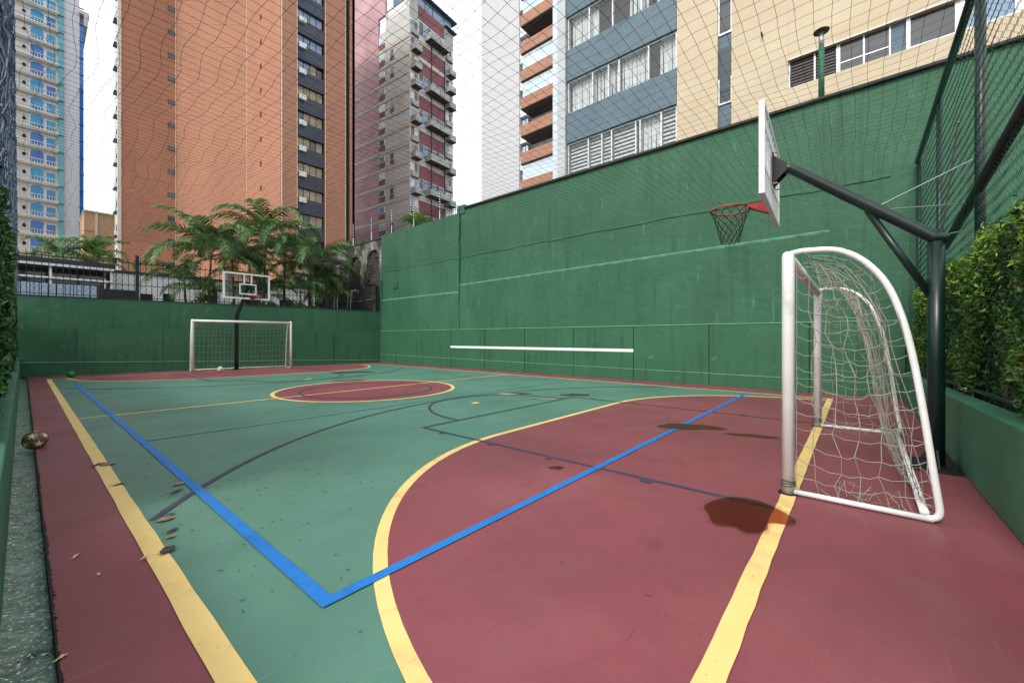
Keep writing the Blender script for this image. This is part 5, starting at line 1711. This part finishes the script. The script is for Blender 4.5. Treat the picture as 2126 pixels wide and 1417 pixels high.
pbox(tw, 'backing', M['charcoal'], -.82, 1.62, 23.2, 23.26, 2.35, 3.40)
pbx = thing('planter_box', (2.2, 23.3, 2.35), 'long black planter box beside the pale blue tile panels', 'planter')
pbox(pbx, 'box_body', M['black_panel'], 1.66, 2.78, 23.1, 23.6, 2.35, 3.30)
pbox(pbx, 'box_rim', M['charcoal'], 1.64, 2.80, 23.08, 23.62, 3.30, 3.35)
wh = thing('white_outbuilding', (4.5, 30, 2.35), 'low white outbuilding with dark doorways behind the picket fence', 'building')
pbox(wh, 'wall', M['white_render'], 2.45, 13, 29, 33, 2.35, 4.75)
pbox(wh, 'roof', M['coping'], 2.4, 13, 28.9, 33, 4.75, 4.85)
for x0, x1, zt in ((3.05, 3.35, 3.6), (3.62, 4.1, 3.72), (4.55, 5.0, 3.8), (6.2, 7.0, 3.9), (8.4, 9.3, 3.9), (10.4, 11.2, 3.9)):
    d_ = pbox(wh, 'doorway', M['room_dark'], x0, x1, 28.93, 28.99, 2.35, zt)
    pbox(wh, 'door_frame', M['white'], x0 - .09, x0 - .005, 28.9, 28.99, 2.35, zt + .05)
for i, (x0, z1, lb) in enumerate(((11.2, 4.0, 'bent white pool handrail by the mouldy wall, the one closer to the palms'), (12.0, 4.2, 'bent white pool handrail right beside the mouldy wall'))):
    h_ = thing('pool_handrail', (x0, 22.6, 2.35), lb, 'handrail')
    for s in (0, .35):
        mb = MB(); mb.tube([(x0 - .05, 22.6 + s, 2.35), (x0 - .02, 22.6 + s, z1 - .4), (x0 + .06, 22.6 + s, z1 - .12), (x0 + .22, 22.6 + s, z1), (x0 + .42, 22.6 + s, z1 - .02), (x0 + .5, 22.6 + s, z1 - .14)], .03, 8); mb.build('rail', M['alu'], h_, True)

# ------------------------------------------------------------------ palms
def frond_mesh(name, L, e0, bend, leaf, n, R, mat, vee=.35, stem=.016, twist=0.0):
    """one feather leaf along +x from the origin: arching rib with paired leaflets"""
    mb = MB()
    pts = []
    x = z = 0.0
    a = e0
    steps = 20
    for k in range(steps + 1):
        pts.append(Vector((x, .05 * math.sin(k * .25 + twist), z)))
        a -= bend / steps * (0.4 + 1.2 * k / steps)
        x += L / steps * math.cos(a)
        z += L / steps * math.sin(a)
    rib = [stem * (1 - .85 * k / steps) for k in range(steps + 1)]
    vs, fs = [], []
    for i in range(n):
        s = .16 + .84 * i / (n - 1)
        k = s * steps
        i0 = min(int(k), steps - 1)
        p = pts[i0].lerp(pts[i0 + 1], k - i0)
        t = (pts[i0 + 1] - pts[i0]).normalized()
        ln = leaf * (math.sin(PI * (.18 + .80 * s)) ** .7) * R.uniform(.82, 1.12)
        up = Vector((-t.z, 0, t.x))
        for sd in (-1, 1):
            side = Vector((0, sd, 0))
            d = (side * R.uniform(.65, .8) + t * (.55 + .45 * s) + up * R.uniform(.0, .28)).normalized()
            w = .034 + .010 * R.random()
            wd = t * w
            m1 = p + d * ln * .5 + Vector((0, 0, -.04 * ln))
            tip = p + d * ln + Vector((0, 0, -(.34 + .25 * R.random()) * ln))
            o = len(vs)
            vs += [tuple(p - wd * .5), tuple(p + wd * .5), tuple(m1 + wd * .7), tuple(m1 - wd * .7), tuple(tip)]
            fs += [(o, o + 1, o + 2, o + 3), (o + 3, o + 2, o + 4)]
    mb.add(vs, fs)
    leafm = mb
    me = leafm.mesh(name, mat)
    me.materials.append(M['palm_stem'])
    # rib
    rb = MB(); rb.tube(pts, rib, 5, False)
    return me, rb.mesh('rib', M['palm_stem'], True)
PR = random.Random(21)
fr = [frond_mesh('frond', 2.7, e, b, lf_ * 1.1, 46, PR, M[m]) for e, b, lf_, m in ((1.35, 1.6, .62, 'palm'), (1.2, 2.2, .66, 'palm'), (1.0, 2.3, .66, 'palm'), (.75, 2.2, .62, 'palm'), (.4, 1.9, .58, 'palm'), (.5, 2.1, .55, 'palm_dry'))]
def palm(x, y, zb, zc, nf, sc, seed, label, group='areca palms beyond the end wall', name='palm_tree', lean=0.0, upright=0):
    r = thing(name, (x, y, zb), label, 'palm', group)
    R = random.Random(seed)
    mb = MB()
    k = 12
    mb.tube([(x + lean * (i / k) ** 1.5, y + .05 * math.sin(i), zb + (zc - zb) * i / k) for i in range(k + 1)], [(.07 - .03 * i / k) * (1.12 if i % 2 else .95) for i in range(k + 1)], 9)
    mb.build('trunk', M['palm_trunk'], r, True)
    mb = MB(); mb.tube([(x + lean, y, zc - .05), (x + lean, y, zc + .35), (x + lean, y, zc + .6)], [.045, .035, .012], 8); mb.build('crown_shaft', M['palm_stem'], r, True)
    for i in range(nf):
        az = 2 * PI * i / nf * 2.4 + R.uniform(-.35, .35)
        v = min(5, max(0, int(i / nf * 5.2) - upright + R.choice((0, 0, 1))))
        if v == 5 and R.random() < .5:
            v = 3
        s = sc * R.uniform(.82, 1.12)
        o = place(fr[v][0], 'frond', r, (x + lean, y, zc + .25 - .04 * i / nf), (R.uniform(-.2, .2), R.uniform(-.12, .12), az), (s, s, s))
        q = bpy.data.objects.new('rib', fr[v][1]); link(q); q.parent = o
    return r
palm(5.35, 23.6, 2.35, 5.0, 18, 1.15, 1, 'bushy areca palm left of the clear basketball board', lean=.1)
palm(6.6, 24.3, 2.35, 5.3, 13, 1.0, 2, 'areca palm with yellowing fronds rising behind the clear board', lean=-.1)
palm(8.1, 24.8, 2.35, 6.7, 18, 1.2, 3, 'tallest areca palm behind the picket fence', lean=.15)
palm(8.75, 23.8, 2.35, 5.6, 13, 1.0, 4, 'slender areca palm just right of the tallest palm', lean=.1)
palm(9.9, 23.3, 2.35, 5.2, 17, 1.2, 5, 'areca palm with long arching fronds before the mouldy wall', lean=.1)
palm(10.9, 23.0, 2.35, 3.3, 12, .7, 6, 'small low palm closest to the mouldy wall')
palm(7.5, 23.0, 2.35, 3.3, 12, .75, 7, 'small palm at the foot of the tallest palm')
palm(5.0, 22.9, 2.35, 3.1, 12, .75, 8, 'small arching palm at the foot of the bushy left palm')
palm(9.2, 22.7, 2.35, 3.5, 11, .75, 12, 'small dark palm in the gap between the slender and long-fronded palms')
palm(.75, 30.4, 2.35, 5.15, 14, .75, 9, 'small palm behind the pavilion roof, the left one', 'palms behind the pavilion')
palm(1.95, 30.2, 2.35, 5.15, 15, .8, 10, 'bright small palm behind the pavilion roof, the right one', 'palms behind the pavilion')
palm(7.4, 24.0, 2.35, 4.6, 12, .9, 14, 'mid-height palm in front of the tallest palm, leaning left', lean=-.2)
palm(4.6, 23.9, 2.35, 3.7, 9, .8, 16, 'drooping palm on the outer left of the big palm clump', lean=-.1)
palm(10.7, 23.9, 2.35, 4.3, 12, .95, 17, 'palm overlapping the mouldy wall with fronds over the arches', lean=.1)
# low planting between the palms
sh = MB()
R = random.Random(31)
pts = []
for cx, cy, rr, hh in ((5.0, 22.75, .7, .9), (6.2, 22.8, .8, .7), (7.6, 22.6, .9, .9), (8.8, 22.4, .8, 1.1), (9.9, 22.3, .8, .9), (11.3, 22.0, .6, .55)):
    for k in range(900):
        a, q = R.uniform(0, 2 * PI), R.random() ** .5
        pts.append((cx + rr * q * math.cos(a), cy + .35 * q * math.sin(a), 2.4 + hh * R.random() * (1 - .5 * q)))
leaves(sh, pts, .16, R, face=(0, -.6, .6))
tag(sh.build('undergrowth', M['leaf']), 'dark low planting under the palms', kind='stuff')
# plants on the neighbour's side, above the tall wall
def fan_plant(x, y, z, lb, n, L, seed, mat='bush', name='fan_plant'):
    r = thing(name, (x, y, z - 1.6), lb, 'plant')
    R = random.Random(seed)
    mb = MB(); mb.tube([(x, y, z - 1.6), (x, y, z + .1)], .05, 7); mb.build('stem', M['palm_trunk'], r)
    for i in range(n):
        az = 2 * PI * i / n + R.uniform(-.3, .3)
        el = R.uniform(.5, 1.35)
        mb = MB()
        d = Vector((math.cos(az) * math.cos(el), math.sin(az) * math.cos(el), math.sin(el)))
        s = d.cross(Vector((0, 0, 1))).normalized()
        vs, fs = [], []
        for k in range(8):
            t = k / 7
            c = Vector((x, y, z)) + d * (L * t) - Vector((0, 0, .45 * L * t * t))
            w = .18 * L * math.sin(PI * min(1, .12 + .88 * t)) ** .8 + .004
            vs += [tuple(c - s * w + Vector((0, 0, .05))), tuple(c), tuple(c + s * w + Vector((0, 0, .05)))]
            if k:
                a = 3 * k - 3
                fs += [(a, a + 1, a + 4, a + 3), (a + 1, a + 2, a + 5, a + 4)]
        mb.add(vs, fs)
        mb.build('broad_leaf', M[mat], r)
    return r
fan_plant(13.8, 18.8, 7.6, 'broad leaved plant showing above the spiked fence on the tall wall', 11, 1.35, 2)
fan_plant(13.5, 17.2, 7.2, 'small yellow-green plant just right of the broad leaved plant on the wall', 9, .8, 3)
fan_plant(13.4, 25.2, 7.1, 'bright green plant above the mouldy wall head', 12, 1.0, 4)
fan_plant(13.3, 26.4, 7.0, 'low leafy plant at the far end of the mouldy wall head', 10, .9, 5)
